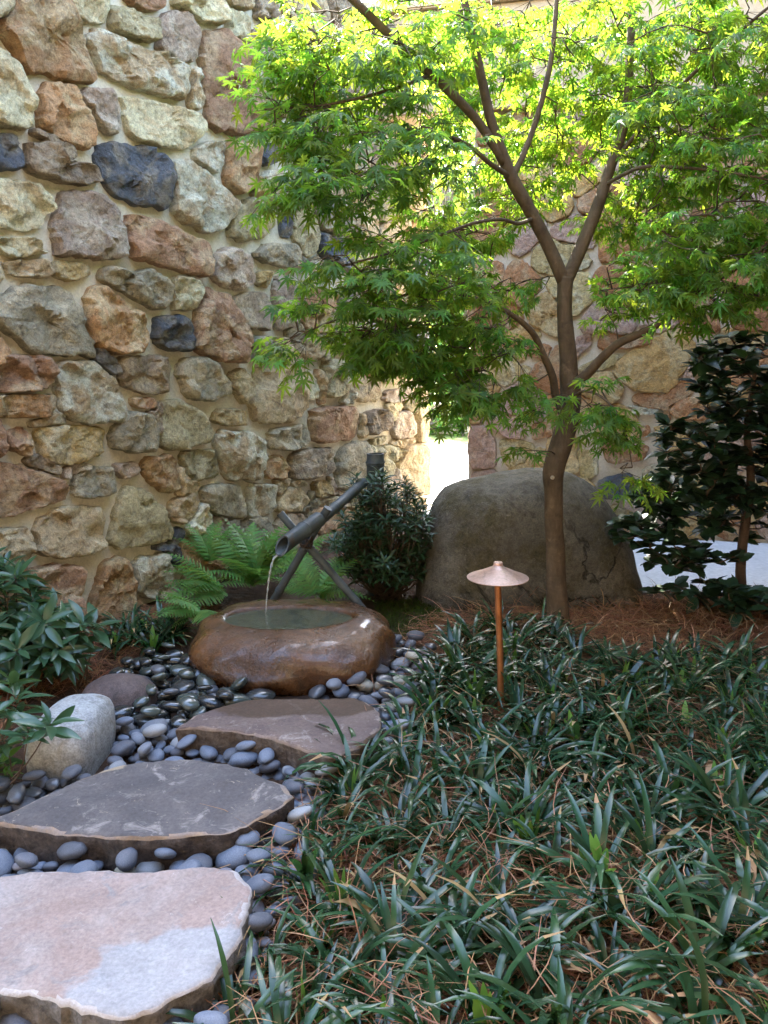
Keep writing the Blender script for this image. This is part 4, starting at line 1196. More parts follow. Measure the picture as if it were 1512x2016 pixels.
# ================================================================ lily turf
def turf_tuft(seed, n=24, new=0):
    r = random.Random(seed); Vs, Fs = [], []; mi = []
    S = 7
    for b in range(n+new):
        young = b >= n
        L = r.uniform(0.17, 0.33)*(0.55 if young else 1); w = r.uniform(0.0070, 0.0125)*(1.2 if young else 1)
        az = r.uniform(0, 2*math.pi); lean = r.uniform(0.15, 0.95) if not young else r.uniform(0, 0.35)
        bend = r.uniform(1.0, 2.9) if not young else r.uniform(0.2, 0.7)
        rb = r.uniform(0, 0.028); x, y, z = rb*math.cos(az), rb*math.sin(az), 0.0
        az2 = az+r.uniform(-0.5, 0.5); th = lean; base = len(Vs); twist = r.uniform(-0.5, 0.5)
        for k in range(S):
            t = k/(S-1)
            ww = w*(0.55+0.45*min(1, t*4))*(1 if t < 0.75 else max(0.12, (1-t)/0.25))
            sx, sy = -math.sin(az2+twist*t), math.cos(az2+twist*t)
            Vs += [(x-sx*ww, y-sy*ww, z+ww*0.3), (x, y, z), (x+sx*ww, y+sy*ww, z+ww*0.3)]
            dl = L/(S-1)
            x += math.cos(az2)*math.sin(th)*dl; y += math.sin(az2)*math.sin(th)*dl; z += math.cos(th)*dl
            th += bend/(S-1)*(0.5+t)
        dead = (not young) and r.random() < 0.03
        for k in range(S-1):
            a = base+k*3
            Fs += [(a, a+1, a+4, a+3), (a+1, a+2, a+5, a+4)]
            m_ = 1 if young else (2 if dead or (k == S-2 and r.random() < 0.09) else 0)
            mi += [m_, m_]
    me = fast_mesh('lily_turf', np.array(Vs), np.array(Fs), M['turf_leaf'])
    me.materials.append(M['turf_new']); me.materials.append(M['turf_dead'])
    me.polygons.foreach_set('material_index', np.array(mi, dtype=np.int32))
    return me
TUFTS = [turf_tuft(s, 20+(s*5) % 11, 0 if s % 3 else 6) for s in range(12)]
tr = random.Random(5)
BEDP = [(930,1268),(1010,1248),(1075,1262),(1140,1300),(1250,1322),(1380,1312),(1530,1320),(1700,1400),(2100,1700),(2300,2150),(420,2150),(470,2016),(500,1930),(560,1815),(605,1730),(600,1640),(640,1590),(700,1535),(760,1490),(800,1440),(830,1400),(880,1330)]
bedpoly = [(lambda g: (g.x, g.y))(G(x, y)) for x, y in BEDP]
tpos = []
bx0, bx1 = min(p[0] for p in bedpoly), max(p[0] for p in bedpoly); by0, by1 = min(p[1] for p in bedpoly), max(p[1] for p in bedpoly)
for _ in range(9000):
    x, y = tr.uniform(bx0, bx1), tr.uniform(by0, by1)
    if not inside((x, y), bedpoly): continue
    if (x-lb.x)**2+(y-lb.y)**2 < 0.006: continue
    q = project((x, y, 0.1))
    if q is None or q[0] > W+130 or q[1] > H+260: continue
    if any((x-a)**2+(y-b)**2 < 0.125**2 for a, b in tpos): continue
    tpos.append((x, y))
def turf_label(x, y, k):
    q = project((x, y, 0.1)); d = math.hypot(x-lb.x, y-lb.y)
    shoot = 'with bright new shoots ' if k % 3 == 0 else ''
    if d < 0.32: return f'dark green lily turf tuft {shoot}at the path light stem'
    edge = min(math.hypot(x-a, y-b) for a, b, *_ in placed)
    if edge < 0.17: return f'lily turf tuft {shoot}arching over the pebbles at the bed edge'
    if q[1] < 1420: return f'lily turf tuft {shoot}in the back rows near the maple'
    if q[1] > 1850: return f'lily turf tuft {shoot}in the front rows at bottom'
    return f'lily turf tuft {shoot}in mid bed ' + ('near the path' if q[0] < 950 else 'far from the path')
for i, (x, y) in enumerate(tpos):
    k = tr.randrange(12)
    o = link('lily_turf', TUFTS[k], None, (x, y, bed_h(x, y)-0.004), (tr.gauss(0, 0.12), tr.gauss(0, 0.12), tr.uniform(0, 6.3)))
    s = tr.uniform(0.7, 1.12); o.scale = (s, s, s*tr.uniform(0.8, 1.0))
    l_ = turf_label(x, y, k).replace('  ', ' ')
    if s > 0.98: l_ = 'large '+l_
    elif s < 0.80: l_ = 'small '+l_
    tag(o, l_, 'lily turf', l_.replace('tuft', 'tufts', 1))
# the small dark clumps at the foot of the left wall
for (px_, py_, s) in ((228,1285,0.8),(262,1275,0.85),(300,1290,0.9),(335,1275,0.8),(250,1262,0.75),(318,1258,0.8),(352,1262,0.75),(285,1262,0.7)):
    g = G(px_, py_)
    k = tr.randrange(12)
    o = link('lily_turf', TUFTS[k], None, (g.x, g.y, bed_h(g.x, g.y)-0.004), (0, 0, tr.uniform(0, 6.3))); o.scale = (s, s, s)
    tag(o, 'dark lily turf tuft at the wall foot between shrub and basin', 'lily turf', 'lily turf tufts at the wall foot between shrub and basin')
print('TUFTS', len(tpos))

# ================================================================ pine straw
def needles(name, spots, lift, lmin, lmax, wid, mat, seed, tilt=0.25):
    n = len(spots); r = np.random.default_rng(seed)
    P = np.array(spots); az = r.uniform(0, 2*np.pi, n); L = r.uniform(lmin, lmax, n); th = r.normal(0, tilt, n); cv = r.normal(0, 0.9, n)
    S = 4; z0 = r.uniform(0.0, lift, n)
    V = np.zeros((n, S, 2, 3)); x, y, z = P[:, 0].copy(), P[:, 1].copy(), P[:, 2]+z0
    w = wid*r.uniform(0.7, 1.2, n)
    for k in range(S):
        dx, dy = np.cos(az), np.sin(az)
        ww = w*(1.0 if k < S-1 else 0.35)
        rollz = r.normal(0, 0.5, n)
        V[:, k, 0] = np.c_[x-dy*ww, y+dx*ww, z+rollz*ww*0]; V[:, k, 1] = np.c_[x+dy*ww, y-dx*ww, z+ww*0.5]
        dl = L/(S-1)
        x = x+dx*np.cos(th)*dl; y = y+dy*np.cos(th)*dl; z = np.maximum(z+np.sin(th)*dl, P[:, 2]+0.002)
        az = az+cv/(S-1); th = th-0.12
    idx = np.arange(n)[:, None]*(S*2)
    Fq = np.concatenate([np.c_[idx+2*k, idx+2*k+1, idx+2*k+3, idx+2*k+2] for k in range(S-1)])
    return link(name, fast_mesh(name, V.reshape(-1, 3), Fq, mat))
STRAW = [(820,1245),(880,1225),(1000,1215),(1260,1190),(1560,1180),(1800,1300),(2200,1700),(2400,2200),(420,2200),(470,2016),(510,1900),(590,1740),(590,1640),(700,1530),(790,1440),(830,1370),(855,1300)]
spoly = [(lambda g: (g.x, g.y))(G(x, y)) for x, y in STRAW]
STRAW2 = [(-60,1240),(200,1245),(290,1215),(345,1200),(450,1200),(400,1245),(300,1285),(215,1340),(60,1380),(-20,1520),(-80,1600),(-160,1450)]
spoly2 = [(lambda g: (g.x, g.y))(G(x, y)) for x, y in STRAW2]
def scatter(poly, n, seed, wx=1.0):
    r = random.Random(seed); out = []
    x0, x1 = min(p[0] for p in poly), max(p[0] for p in poly); y0, y1 = min(p[1] for p in poly), max(p[1] for p in poly)
    t = 0
    while len(out) < n and t < n*30:
        t += 1
        x, y = r.uniform(x0, x1), r.uniform(y0, y1)
        q = project((x, y, 0))
        if q is None or q[0] > W+150 or q[0] < -200 or q[1] > H+250: continue
        if inside((x, y), poly) and (x-1.0)**2+0*(y) > -1: out.append((x, y, bed_h(x, y)))
    return out
o = needles('pine_straw', scatter(spoly, 34000, 1)+scatter(spoly2, 6000, 2), 0.035, 0.08, 0.20, 0.0011, M['needle'], 4)
tag(o, 'rust-brown pine straw covering the soil under the plants', 'pine straw', kind='stuff')
o = needles('dry_pine_straw', scatter(spoly, 4500, 5)+scatter(polys_bed['edge'], 160, 7)+scatter(polys_bed['basin'], 60, 8)+scatter(spoly2, 350, 6), 0.09, 0.10, 0.24, 0.0014, M['needle_dry'], 9, 0.35)
tag(o, 'pale dry pine needles strewn loosely over the lily turf and straw', 'pine straw', kind='stuff')

# ================================================================ ferns
def pinna_frond(L, seed, width=0.34):
    """One fern frond along +y: a rachis with paired, toothed pinnae."""
    r = random.Random(seed); V, Fc = [], []
    n = 14; arch = r.uniform(0.25, 0.65)
    def sp_(t): return Vector((0.03*L*math.sin(t*3+seed), L*t*(1-0.12*t), L*(0.28*t-arch*t*t)))
    for i in range(n):
        t = 0.10+0.90*i/n; p = sp_(t)
        pl_ = L*width*(math.sin(math.pi*min(1, t*1.02)**0.75)**0.9)*(1.0-0.15*t)+0.006
        for s in (-1, 1):
            d = Vector((s*1.0, 0.42, -0.10-0.15*r.random())).normalized(); up = Vector((0, 0.2, 1)); f = up.cross(d).normalized()
            w = L*0.036*(1-0.4*t)
            b = len(V); m = 7
            for k in range(m):
                u = k/(m-1); c = p+d*(pl_*u)+Vector((0, 0, -0.12*pl_*u*u)); ww = w*(1.0-u*0.85)*(1.0 if k % 2 == 0 else 0.62)+0.0006
                V += [c+f*ww, c-f*ww]
            for k in range(m-1): Fc.append((b+2*k, b+2*k+1, b+2*k+3, b+2*k+2))
    b = len(V)
    for k in range(9):
        c = sp_(k/8); V += [c+Vector((0.0022, 0, 0)), c-Vector((0.0022, 0, 0))]
    for k in range(8): Fc.append((b+2*k, b+2*k+1, b+2*k+3, b+2*k+2))
    return np.array(V), np.array(Fc)
FROND = [fast_mesh('frond', *pinna_frond(1.0, s, 0.22), M['fern_leaf']) for s in range(6)]
fr_ = random.Random(3)
def fern(px_, py_, z, fronds, label):
    g = G(px_, py_, z) if not isinstance(px_, Vector) else px_
    t = empty('fern', g); tag(t, label, 'fern', 'ferns at the foot of the tall stone wall')
    for (az, el, L) in fronds:
        o = link('frond', FROND[fr_.randrange(6)], t)
        m = Matrix.Rotation(az-math.pi/2, 4, 'Z') @ Matrix.Rotation(el, 4, 'X') @ Matrix.Rotation(fr_.gauss(0, 0.35), 4, 'Y')
        o.matrix_local = m @ Matrix.Scale(L, 4)
def fan(n, a0, a1, e0, e1, l0, l1): return [(R(fr_.uniform(a0, a1)), R(fr_.uniform(e0, e1)), fr_.uniform(l0, l1)) for _ in range(n)]
fern(AT(505, 1150, 4.95), 0, 0, fan(24, 0, 200, 25, 75, 0.36, 0.54)+fan(14, 180, 360, 10, 60, 0.30, 0.46), 'big bright green fern against the wall behind the basin')
fern(AT(415, 1110, 5.0), 0, 0, fan(20, 20, 200, 25, 75, 0.24, 0.40), 'darker fern high against the wall, left of the spout')
fern(AT(440, 1165, 4.65), 0, 0, fan(18, 120, 280, 0, 45, 0.30, 0.48), 'fern with fronds spreading along the wall foot above the pine straw')
fern(AT(625, 1175, 4.55), 0, 0, fan(22, -80, 200, 5, 60, 0.26, 0.42), 'low fern between the crossed canes and the basin')
fern(AT(575, 1130, 5.05), 0, 0, fan(16, -20, 220, 25, 75, 0.28, 0.44), 'fern right behind the crossed canes')
fern(AT(398, 1205, 4.10), 0, 0, fan(16, 150, 310, -15, 30, 0.22, 0.34), 'yellow-green fern hanging down beside the left end of the basin')
# moss beside the basin
mg = scatter([(lambda g: (g.x, g.y))(G(x, y)) for x, y in [(735,1190),(850,1180),(880,1222),(850,1250),(800,1255),(760,1240)]], 5200, 31)
o = needles('moss', [(x, y, z+0.0) for x, y, z in mg], 0.012, 0.012, 0.03, 0.0012, leaf_material('moss', (0.05, 0.07, 0.012), (0.05, 0.08, 0.01), 0.1, 0.8, 0.1), 12, 0.9)
tag(o, 'patch of dark olive moss between basin and boulder', 'moss', kind='stuff')

# ================================================================ shrubs
LANCE = blade_leaf([0.01, 0.07, 0.125, 0.145, 0.13, 0.085, 0.01], 1.0, 0.35, 0.25)
NARROW = blade_leaf([0.01, 0.075, 0.11, 0.10, 0.06, 0.008], 1.0, 0.4, 0.3)
hp = []
for i in range(13):
    t = i/12; w = 0.30*math.sin(math.pi*t**0.85)**0.8+0.004
    if i % 3 == 1 and 0 < i < 12: w *= 0.86
    hp.append(w)
HOLLY = blade_leaf(hp, 1.0, 0.30, 0.15)
def whorl_shrub(name, label, cat, base, tips, LM, mat, size, per, n_single, droop, stem_mat, group=None, seed=1, srad=0.006, spread=1.0):
    r = random.Random(seed); t = empty(name, base); tag(t, label, cat, group)
    leaves, tubes = [], []
    base = Vector(base)
    for tip in tips:
        tip = Vector(tip)
        mid = base.lerp(tip, 0.55)+Vector((r.gauss(0, 0.03), r.gauss(0, 0.03), -0.03))
        tubes.append(([base+Vector((r.gauss(0, 0.03), r.gauss(0, 0.03), 0)), mid, tip], [srad, srad*0.7, srad*0.4]))
        ax = (tip-mid).normalized()
        ax = (ax+Vector((0, 0, 0.5))+Vector((r.gauss(0, 0.25), r.gauss(0, 0.25), 0))).normalized()
        u = ax.orthogonal().normalized(); w = ax.cross(u); a0 = r.uniform(0, 6.3)
        for k in range(per):
            a = a0+2.4*k; e = r.uniform(0.15, 0.95) if k > 2 else r.uniform(0.7, 1.3)
            d = (u*math.cos(a)+w*math.sin(a))*spread+ax*(e-droop)
            pos = tip-ax*(0.012*k*0.35)
            leaves.append((pos, basis(d, ax, r.gauss(0, 0.35)), size*r.uniform(0.7, 1.15)))
    merge_tubes(t, base, 'stems', tubes, stem_mat, 5, 3, 'stuff')
    place_leaves(t, base, leaves, LM[0], LM[1], mat, n_single)
    return t
sr = random.Random(77)
def tips_in(ells, n, seed):
    r = random.Random(seed); out = []
    tot = sum(e[2]*e[3] for e in ells)
    for (cx, cy, rx, ry, Y, dY) in ells:
        for _ in range(max(2, int(n*rx*ry/tot))):
            while True:
                a, b, c = r.uniform(-1, 1), r.uniform(-1, 1), r.uniform(-1, 1)
                if a*a+b*b+c*c <= 1: break
            out.append(AT(cx+a*rx, cy+b*ry, Y+c*dY))
    return out
g = G(30, 1330)
whorl_shrub('leafy_shrub', 'glossy lance-leaved evergreen shrub against the wall, left of the brown rock', 'shrub', (g.x-0.05, g.y, 0),
            tips_in([(15,1150,75,85,3.75,0.25),(60,1250,110,75,3.6,0.25),(120,1290,75,40,3.5,0.15),(-20,1290,90,90,3.5,0.3)], 78, 1), LANCE, M['pieris_leaf'], 0.125, 10, 220, 0.15, M['bark_dark'], 'lance-leaved evergreen shrubs', 3)
whorl_shrub('leafy_shrub', 'small lance-leaved shrub leaning over the pale granite rock', 'shrub', tuple(AT(-20, 1600, 2.55)*1.0)[:2]+(0.0,),
            [AT(100, 1425, 2.50), AT(40, 1405, 2.60), AT(5, 1450, 2.6), AT(30, 1370, 2.62), AT(-20, 1400, 2.8), AT(-10, 1480, 2.7), AT(20, 1340, 2.7), AT(-30, 1340, 2.9), AT(-25, 1520, 2.6), AT(55, 1440, 2.5)], LANCE, M['pieris_leaf'], 0.11, 10, 90, 0.2, M['bark_dark'], 'lance-leaved evergreen shrubs', 4, 0.004)
g = AT(160, 1300, 3.55)
whorl_shrub('leafy_sprig', 'upright sprig of broad glossy leaves standing before the wall', 'shrub', (g.x, g.y, 0.0), [AT(165, 1228, 3.5), AT(185, 1235, 3.55), AT(143, 1245, 3.5)], LANCE, M['pieris_leaf'], 0.15, 6, 18, 0.35, M['bark_dark'], None, 9, 0.004)
g = AT(6, 1560, 2.62)
whorl_shrub('leafy_sprig', 'small bright yellow-green sprig at the left picture edge by the slab', 'shrub', (g.x, g.y, 0.0), [AT(4, 1500, 2.6), AT(12, 1515, 2.6)], LANCE, M['turf_new'], 0.07, 6, 12, 0.2, M['bark_dark'], None, 10, 0.003)
g = G(765, 1165)
whorl_shrub('azalea_bush', 'dense dark azalea bush round the bamboo post', 'shrub', (g.x, 4.93, 0), tips_in([(758,1050,98,92,4.90,0.32),(745,965,65,38,4.84,0.2),(765,1115,85,48,4.85,0.3),(705,1075,58,68,4.78,0.2),(818,1040,42,78,4.85,0.2)], 380, 5), NARROW, M['azalea_leaf'], 0.072, 9, 280, 0.1, M['bark_dark'], None, 6, 0.004)
# small dark bush foot seen beyond the pine straw at the right edge
def holly():
    r = random.Random(8); g = G(1452, 1196); base = Vector((g.x, g.y, 0))
    t = empty('holly_shrub', base); tag(t, 'dark glossy holly shrub standing at the right edge before the patio', 'shrub')
    main = [AT(1462, 1200, g.y), AT(1458, 1120, g.y), AT(1466, 1040, g.y), AT(1478, 940, g.y), AT(1470, 840, g.y), AT(1485, 740, g.y), AT(1480, 680, g.y)]
    tr1, f1 = tube_mesh('trunk', main, [0.034, 0.030, 0.028, 0.024, 0.018, 0.012, 0.005], None, 10, True, 4)
    link('trunk', mesh('trunk', [v-base for v in tr1], f1, M['bark_dark']), t)
    nodes = [main[i].lerp(main[i+1], k/4) for i in range(len(main)-1) for k in range(4)]
    ells = [(1240,1045,50,26,g.y-0.2,0.15),(1430,700,70,45,g.y-0.05,0.25),(1350,960,110,50,g.y-0.1,0.3),(1440,760,85,75,g.y-0.05,0.3),(1460,850,110,80,g.y,0.35),(1370,870,90,55,g.y-0.1,0.3),(1420,940,130,65,g.y-0.05,0.35),(1290,1000,80,45,g.y-0.15,0.2),(1360,1020,110,50,g.y-0.1,0.3),(1480,1010,70,70,g.y,0.3),(1285,1075,60,28,g.y-0.2,0.15),(1340,1110,60,30,g.y-0.2,0.2),(1490,680,45,30,g.y-0.1,0.2),(1540,850,60,180,g.y,0.3),(1320,1160,35,18,g.y-0.2,0.1),(1420,1170,110,30,g.y-0.3,0.2),(1390,1110,60,40,g.y-0.1,0.2),(1490,1190,60,40,g.y-0.4,0.15)]
    tips = tips_in(ells, 340, 14)
    tips.sort(key=lambda p: min((p-n).length for n in nodes))
    leaves, tubes = [], []
    for tip in tips:
        n = min(nodes, key=lambda q: (q-tip).length+max(0, (q.z-tip.z))*0.8)
        mid = n.lerp(tip, 0.5)+Vector((r.gauss(0, 0.02), r.gauss(0, 0.02), r.uniform(-0.03, 0.01)))
        tubes.append(([n, mid, tip], [0.0055, 0.0042, 0.0022])); nodes += [mid, tip]
        d0 = (tip-mid).normalized()
        for k in range(7):
            p = mid.lerp(tip, 0.25+0.75*k/6)
            a = r.uniform(0, 6.3)
            d = (d0*0.5+Vector((math.cos(a), math.sin(a)*0.8, r.uniform(-0.35, 0.45)))).normalized()
            leaves.append((p, basis(d, Vector((r.gauss(0, 0.35), r.gauss(0, 0.35)-0.15, 1)), 0), r.uniform(0.075, 0.12)))
    merge_tubes(t, base, 'twigs', tubes, M['bark_dark'], 5, 2, 'stuff')
    place_leaves(t, base, leaves, HOLLY[0], HOLLY[1], M['holly_leaf'], 290)
holly()

# ================================================================ Japanese maple
def maple_leaf_mesh():
    V = [(0, 0, 0)]; Fc = []
    angs = [-128, -82, -41, 0, 41, 82, 128]; lens = [0.42, 0.72, 0.93, 1.0, 0.93, 0.72, 0.42]
    ring = []
    for i, (a, L) in enumerate(zip(angs, lens)):
        a = math.radians(a)
        def P(rr, da): 
            th = a+da
            return (rr*math.sin(th), rr*math.cos(th), -0.22*rr*rr)
        if i == 0: V.append(P(0.16, -0.35)); ring.append(len(V)-1)
        hw = 0.105*(0.75+0.25*L)
        m = 0.52*L
        V.append(P(math.hypot(m, hw), -math.atan2(hw, m))); ring.append(len(V)-1)
        V.append((L*math.sin(a), L*math.cos(a), -0.30*L*L)); ring.append(len(V)-1)
        V.append(P(math.hypot(m, hw), math.atan2(hw, m))); ring.append(len(V)-1)
        if i < 6:
            b = math.radians((angs[i]+angs[i+1])/2); rs = 0.27*(lens[i]+lens[i+1])/2
            V.append((rs*math.sin(b), rs*math.cos(b), -0.02)); ring.append(len(V)-1)
    V.append((0.06, -0.15, 0)); ring.append(len(V)-1)
    for k in range(len(ring)-1): Fc.append((0, ring[k+1], ring[k]))
    V = np.array(V); V[:, 1] += 0.12      # hangs from its stalk
    return V, np.array(Fc)
MLV, MLF = maple_leaf_mesh()
def leaf_variant(seed):
    r = np.random.default_rng(seed); V = MLV.copy()
    th = np.arctan2(V[:, 0], V[:, 1]); rad = np.hypot(V[:, 0], V[:, 1])
    lob = 1+0.10*np.sin(th*3+r.uniform(0, 6))+0.08*np.sin(th*7+r.uniform(0, 6))
    V[:, :2] *= lob[:, None]
    V[:, 2] += -r.uniform(-0.05, 0.25)*rad**2+0.10*np.sin(th*2+r.uniform(0, 6))*rad
    V[:, 0] += r.uniform(-0.12, 0.12)*V[:, 1]*rad
    return V
MLVS = [leaf_variant(k) for k in range(7)]
TY = 4.30
tb = G(1100, 1248); TY = tb.y
tree = empty('maple_tree', (tb.x, tb.y, 0))
tag(tree, 'Japanese maple with bright green star-shaped leaves growing in front of the boulder', 'tree')
org = Vector((tb.x, tb.y, 0))
def limb(name, px_pts, rads, seg=14, sm=5, bumps=0.0):
    rads = [r_*0.86 for r_ in rads]
    pts = [AT(x, y, TY+dy) for x, y, dy in px_pts]
    V, Fc = tube_mesh(name, pts, rads, None, seg, True, sm)
    if bumps:
        V = [v+Vector((mnoise.noise(v*9), mnoise.noise(v*9+Vector((5, 5, 5))), 0))*bumps for v in V]
    link(name, mesh(name, [v-org for v in V], Fc, M['bark']), tree)
    P = []
    for i in range(len(pts)-1):
        for k in range(5): P.append((pts[i].lerp(pts[i+1], k/5), rads[i]))
    P.append((pts[-1], rads[-1]))
    return P
k_ = TY*1.03/F
NODES = []
NODES += limb('trunk', [(1102,1285,0),(1100,1240,0),(1097,1190,0),(1094,1110,0),(1091,1030,0),(1089,965,0),(1090,925,0),(1103,880,0),(1117,830,0),(1123,775,0),(1118,710,0),(1113,640,0),(1112,580,0),(1113,545,0)],
              [34*k_,28*k_,25*k_,22*k_,21*k_,21*k_,24*k_,24*k_,24*k_,23*k_,19*k_,17*k_,17*k_,18*k_], 20, 5, 0.006)[30:]
L1 = limb('limb', [(1111,556,0),(1080,485,-0.02),(1042,412,-0.05),(1008,352,-0.08),(992,312,-0.10),(966,235,-0.13),(945,140,-0.16),(926,55,-0.2),(905,-40,-0.22),(885,-130,-0.25)], [15*k_,14*k_,13.5*k_,14*k_,12*k_,10*k_,9*k_,8*k_,7*k_,5*k_])
L2 = limb('limb', [(994,322,-0.10),(945,245,-0.14),(885,180,-0.2),(805,108,-0.26),(745,48,-0.32),(690,-5,-0.38),(620,-70,-0.45)], [10*k_,9*k_,9*k_,8.5*k_,8*k_,7*k_,4*k_])
L3 = limb('limb', [(1116,552,0),(1148,478,0.02),(1176,408,0.03),(1200,335,0.05),(1228,250,0.06),(1240,130,0.08),(1243,0,0.1),(1246,-120,0.1)], [14*k_,14*k_,13*k_,11*k_,9*k_,8.5*k_,8*k_,6*k_])
L4 = limb('limb', [(1006,352,-0.08),(1030,305,-0.02),(1058,228,0.03),(1084,122,0.06),(1096,0,0.1),(1100,-90,0.1)], [7*k_,6.5*k_,6*k_,5.5*k_,5*k_,3*k_])
L5 = limb('limb', [(1118,762,-0.02),(1150,742,-0.05),(1185,705,-0.10),(1218,676,-0.15),(1270,652,-0.2),(1325,620,-0.28),(1400,560,-0.35),(1480,510,-0.4),(1580,450,-0.45)], [13*k_,11*k_,10*k_,9*k_,8*k_,6*k_,5*k_,4*k_,2*k_])
L6 = limb('limb', [(1108,812,-0.03),(1094,780,-0.06),(1088,742,-0.09),(1070,700,-0.13),(1048,655,-0.18),(1005,618,-0.25),(950,592,-0.32),(880,575,-0.4),(800,580,-0.5),(700,615,-0.6),(600,655,-0.65)], [10*k_,9*k_,8.5*k_,7.5*k_,6.5*k_,5*k_,4*k_,3.4*k_,2.6*k_,2*k_,1.2*k_])
L7 = limb('limb', [(1205,322,0.05),(1280,232,-0.02),(1350,160,-0.1),(1420,92,-0.2),(1500,25,-0.3),(1600,-60,-0.4)], [5*k_,4.5*k_,4*k_,3.5*k_,3*k_,2*k_])
L8 = limb('limb', [(1000,345,-0.1),(965,322,-0.2),(920,285,-0.3),(868,268,-0.4),(800,290,-0.55),(700,350,-0.7),(600,370,-0.8)], [5.5*k_,5*k_,4.5*k_,3.5*k_,3*k_,2.2*k_,1.2*k_])
L9 = limb('limb', [(1050,430,-0.04),(1020,440,-0.2),(985,432,-0.35),(930,440,-0.5),(850,470,-0.65),(760,500,-0.75),(650,530,-0.8)], [4.5*k_,4*k_,3.5*k_,3*k_,2.5*k_,2*k_,1.2*k_])
L10 = limb('limb', [(840,150,-0.24),(790,170,-0.4),(720,190,-0.5),(620,210,-0.55),(520,215,-0.6)], [4*k_,3.4*k_,3*k_,2*k_,1.2*k_])
L11 = limb('limb', [(1190,365,0.04),(1260,330,-0.15),(1340,330,-0.3),(1440,340,-0.45),(1540,360,-0.5)], [4.5*k_,4*k_,3.2*k_,2.4*k_,1.6*k_])
L12 = limb('limb', [(1120,790,-0.08),(1150,770,-0.22),(1195,790,-0.32),(1230,850,-0.38),(1245,920,-0.4)], [3.6*k_,3*k_,2.4*k_,1.8*k_,1.0*k_])
for l_ in (L1, L2, L3, L4, L5, L6, L7, L8, L9, L10, L11, L12): NODES += l_
# pruned knot on the trunk
kn = AT(1087, 940, TY-0.055)
V, Fc = lathe([(0.0, 0.012), (0.0075, 0.012), (0.0095, 0.009), (0.012, -0.01)], 16)
me = mesh('knot', V, Fc, simple_noise_material('cut_wood', (0.42, 0.32, 0.22), (0.50, 0.40, 0.28), 60), True, 40)
o = link('knot', me, [c for c in tree.children if c.name.startswith('trunk')][0], kn-org+Vector((0, -0.012, 0)), (R(90), 0, R(-8))); o.scale = (0.9, 0.9, 1)

# foliage masses: px centre, px radii, depth offset from the trunk, depth half-range, sprays
MASS = [
 (700,110,165,110,-0.35,0.45,46),(830,60,140,80,-0.2,0.45,30),(600,70,80,55,-0.4,0.35,11),(560,180,70,45,-0.5,0.25,9),
 (740,255,165,80,-0.5,0.45,34),(700,350,130,55,-0.65,0.35,18),(840,330,115,70,-0.4,0.4,16),(590,260,65,50,-0.55,0.25,7),(590,365,60,25,-0.75,0.2,4),
 (900,150,100,100,0.15,0.45,22),(1000,120,120,120,0.40,0.4,28),(1060,320,110,90,0.40,0.30,26),(1110,200,90,110,0.45,0.4,20),(975,430,100,50,0.25,0.35,14),
 (830,480,130,38,-0.6,0.3,14),(700,520,110,30,-0.75,0.25,8),(850,560,140,40,-0.4,0.35,17),(690,595,115,34,-0.65,0.25,13),(800,630,110,45,-0.5,0.3,20),(600,668,65,18,-0.7,0.15,4),
 (970,550,110,50,0.05,0.4,18),(930,650,95,55,-0.35,0.3,17),(885,720,75,45,-0.4,0.25,14),(780,690,75,34,-0.5,0.2,9),(960,740,60,38,-0.35,0.2,8),(900,785,40,24,-0.4,0.15,5),(870,480,70,120,0.25,0.4,16),(720,650,80,30,-0.55,0.2,8),
 (1290,90,190,100,0.15,0.6,52),(1430,60,130,90,-0.25,0.5,32),(1250,210,140,70,0.35,0.4,32),(1380,220,160,90,-0.1,0.6,44),(1480,320,110,100,-0.35,0.45,26),
 (1310,340,130,80,0.3,0.4,29),(1215,420,80,50,0.35,0.3,12),(1370,460,140,70,-0.2,0.5,38),(1480,490,100,60,-0.35,0.4,22),(1230,540,90,45,0.0,0.4,17),(1330,570,100,38,-0.3,0.3,19),(1200,610,60,28,0.1,0.3,7),(1440,570,80,28,-0.35,0.3,9),
 (1150,785,90,26,-0.35,0.15,8),(1210,830,55,30,-0.38,0.12,5),(1040,790,45,40,-0.15,0.2,4),(1062,890,16,8,-0.2,0.05,1),(1235,930,16,26,-0.4,0.06,2),(1000,690,55,35,-0.2,0.25,4),
 (1040,40,130,60,0.4,0.6,16),(1180,40,100,60,0.4,0.6,14),
 # boughs above the frame: they shade what is below
 (1150,-170,200,120,0.2,0.8,22)]
mr_ = random.Random(99)
sprays = []
for (cx, cy, rx, ry, dy, dr, n) in MASS:
    for _ in range(n):
        while True:
            a, b, c = mr_.uniform(-1, 1), mr_.uniform(-1, 1), mr_.uniform(-1, 1)
            if a*a+b*b+c*c <= 1: break
        sprays.append(AT(cx+a*rx, cy+b*ry, TY+dy+c*dr))
sprays = [p for p in sprays if (p-LW.o).dot(LW.n) > 0.22 and p.y < 6.3]
NP = np.array([tuple(p) for p, r_ in NODES]); NR = [r_ for p, r_ in NODES]
order = sorted(range(len(sprays)), key=lambda i: np.min(np.sum((NP-np.array(sprays[i]))**2, axis=1)))
tubes, leaves = [], []
NPl = NP
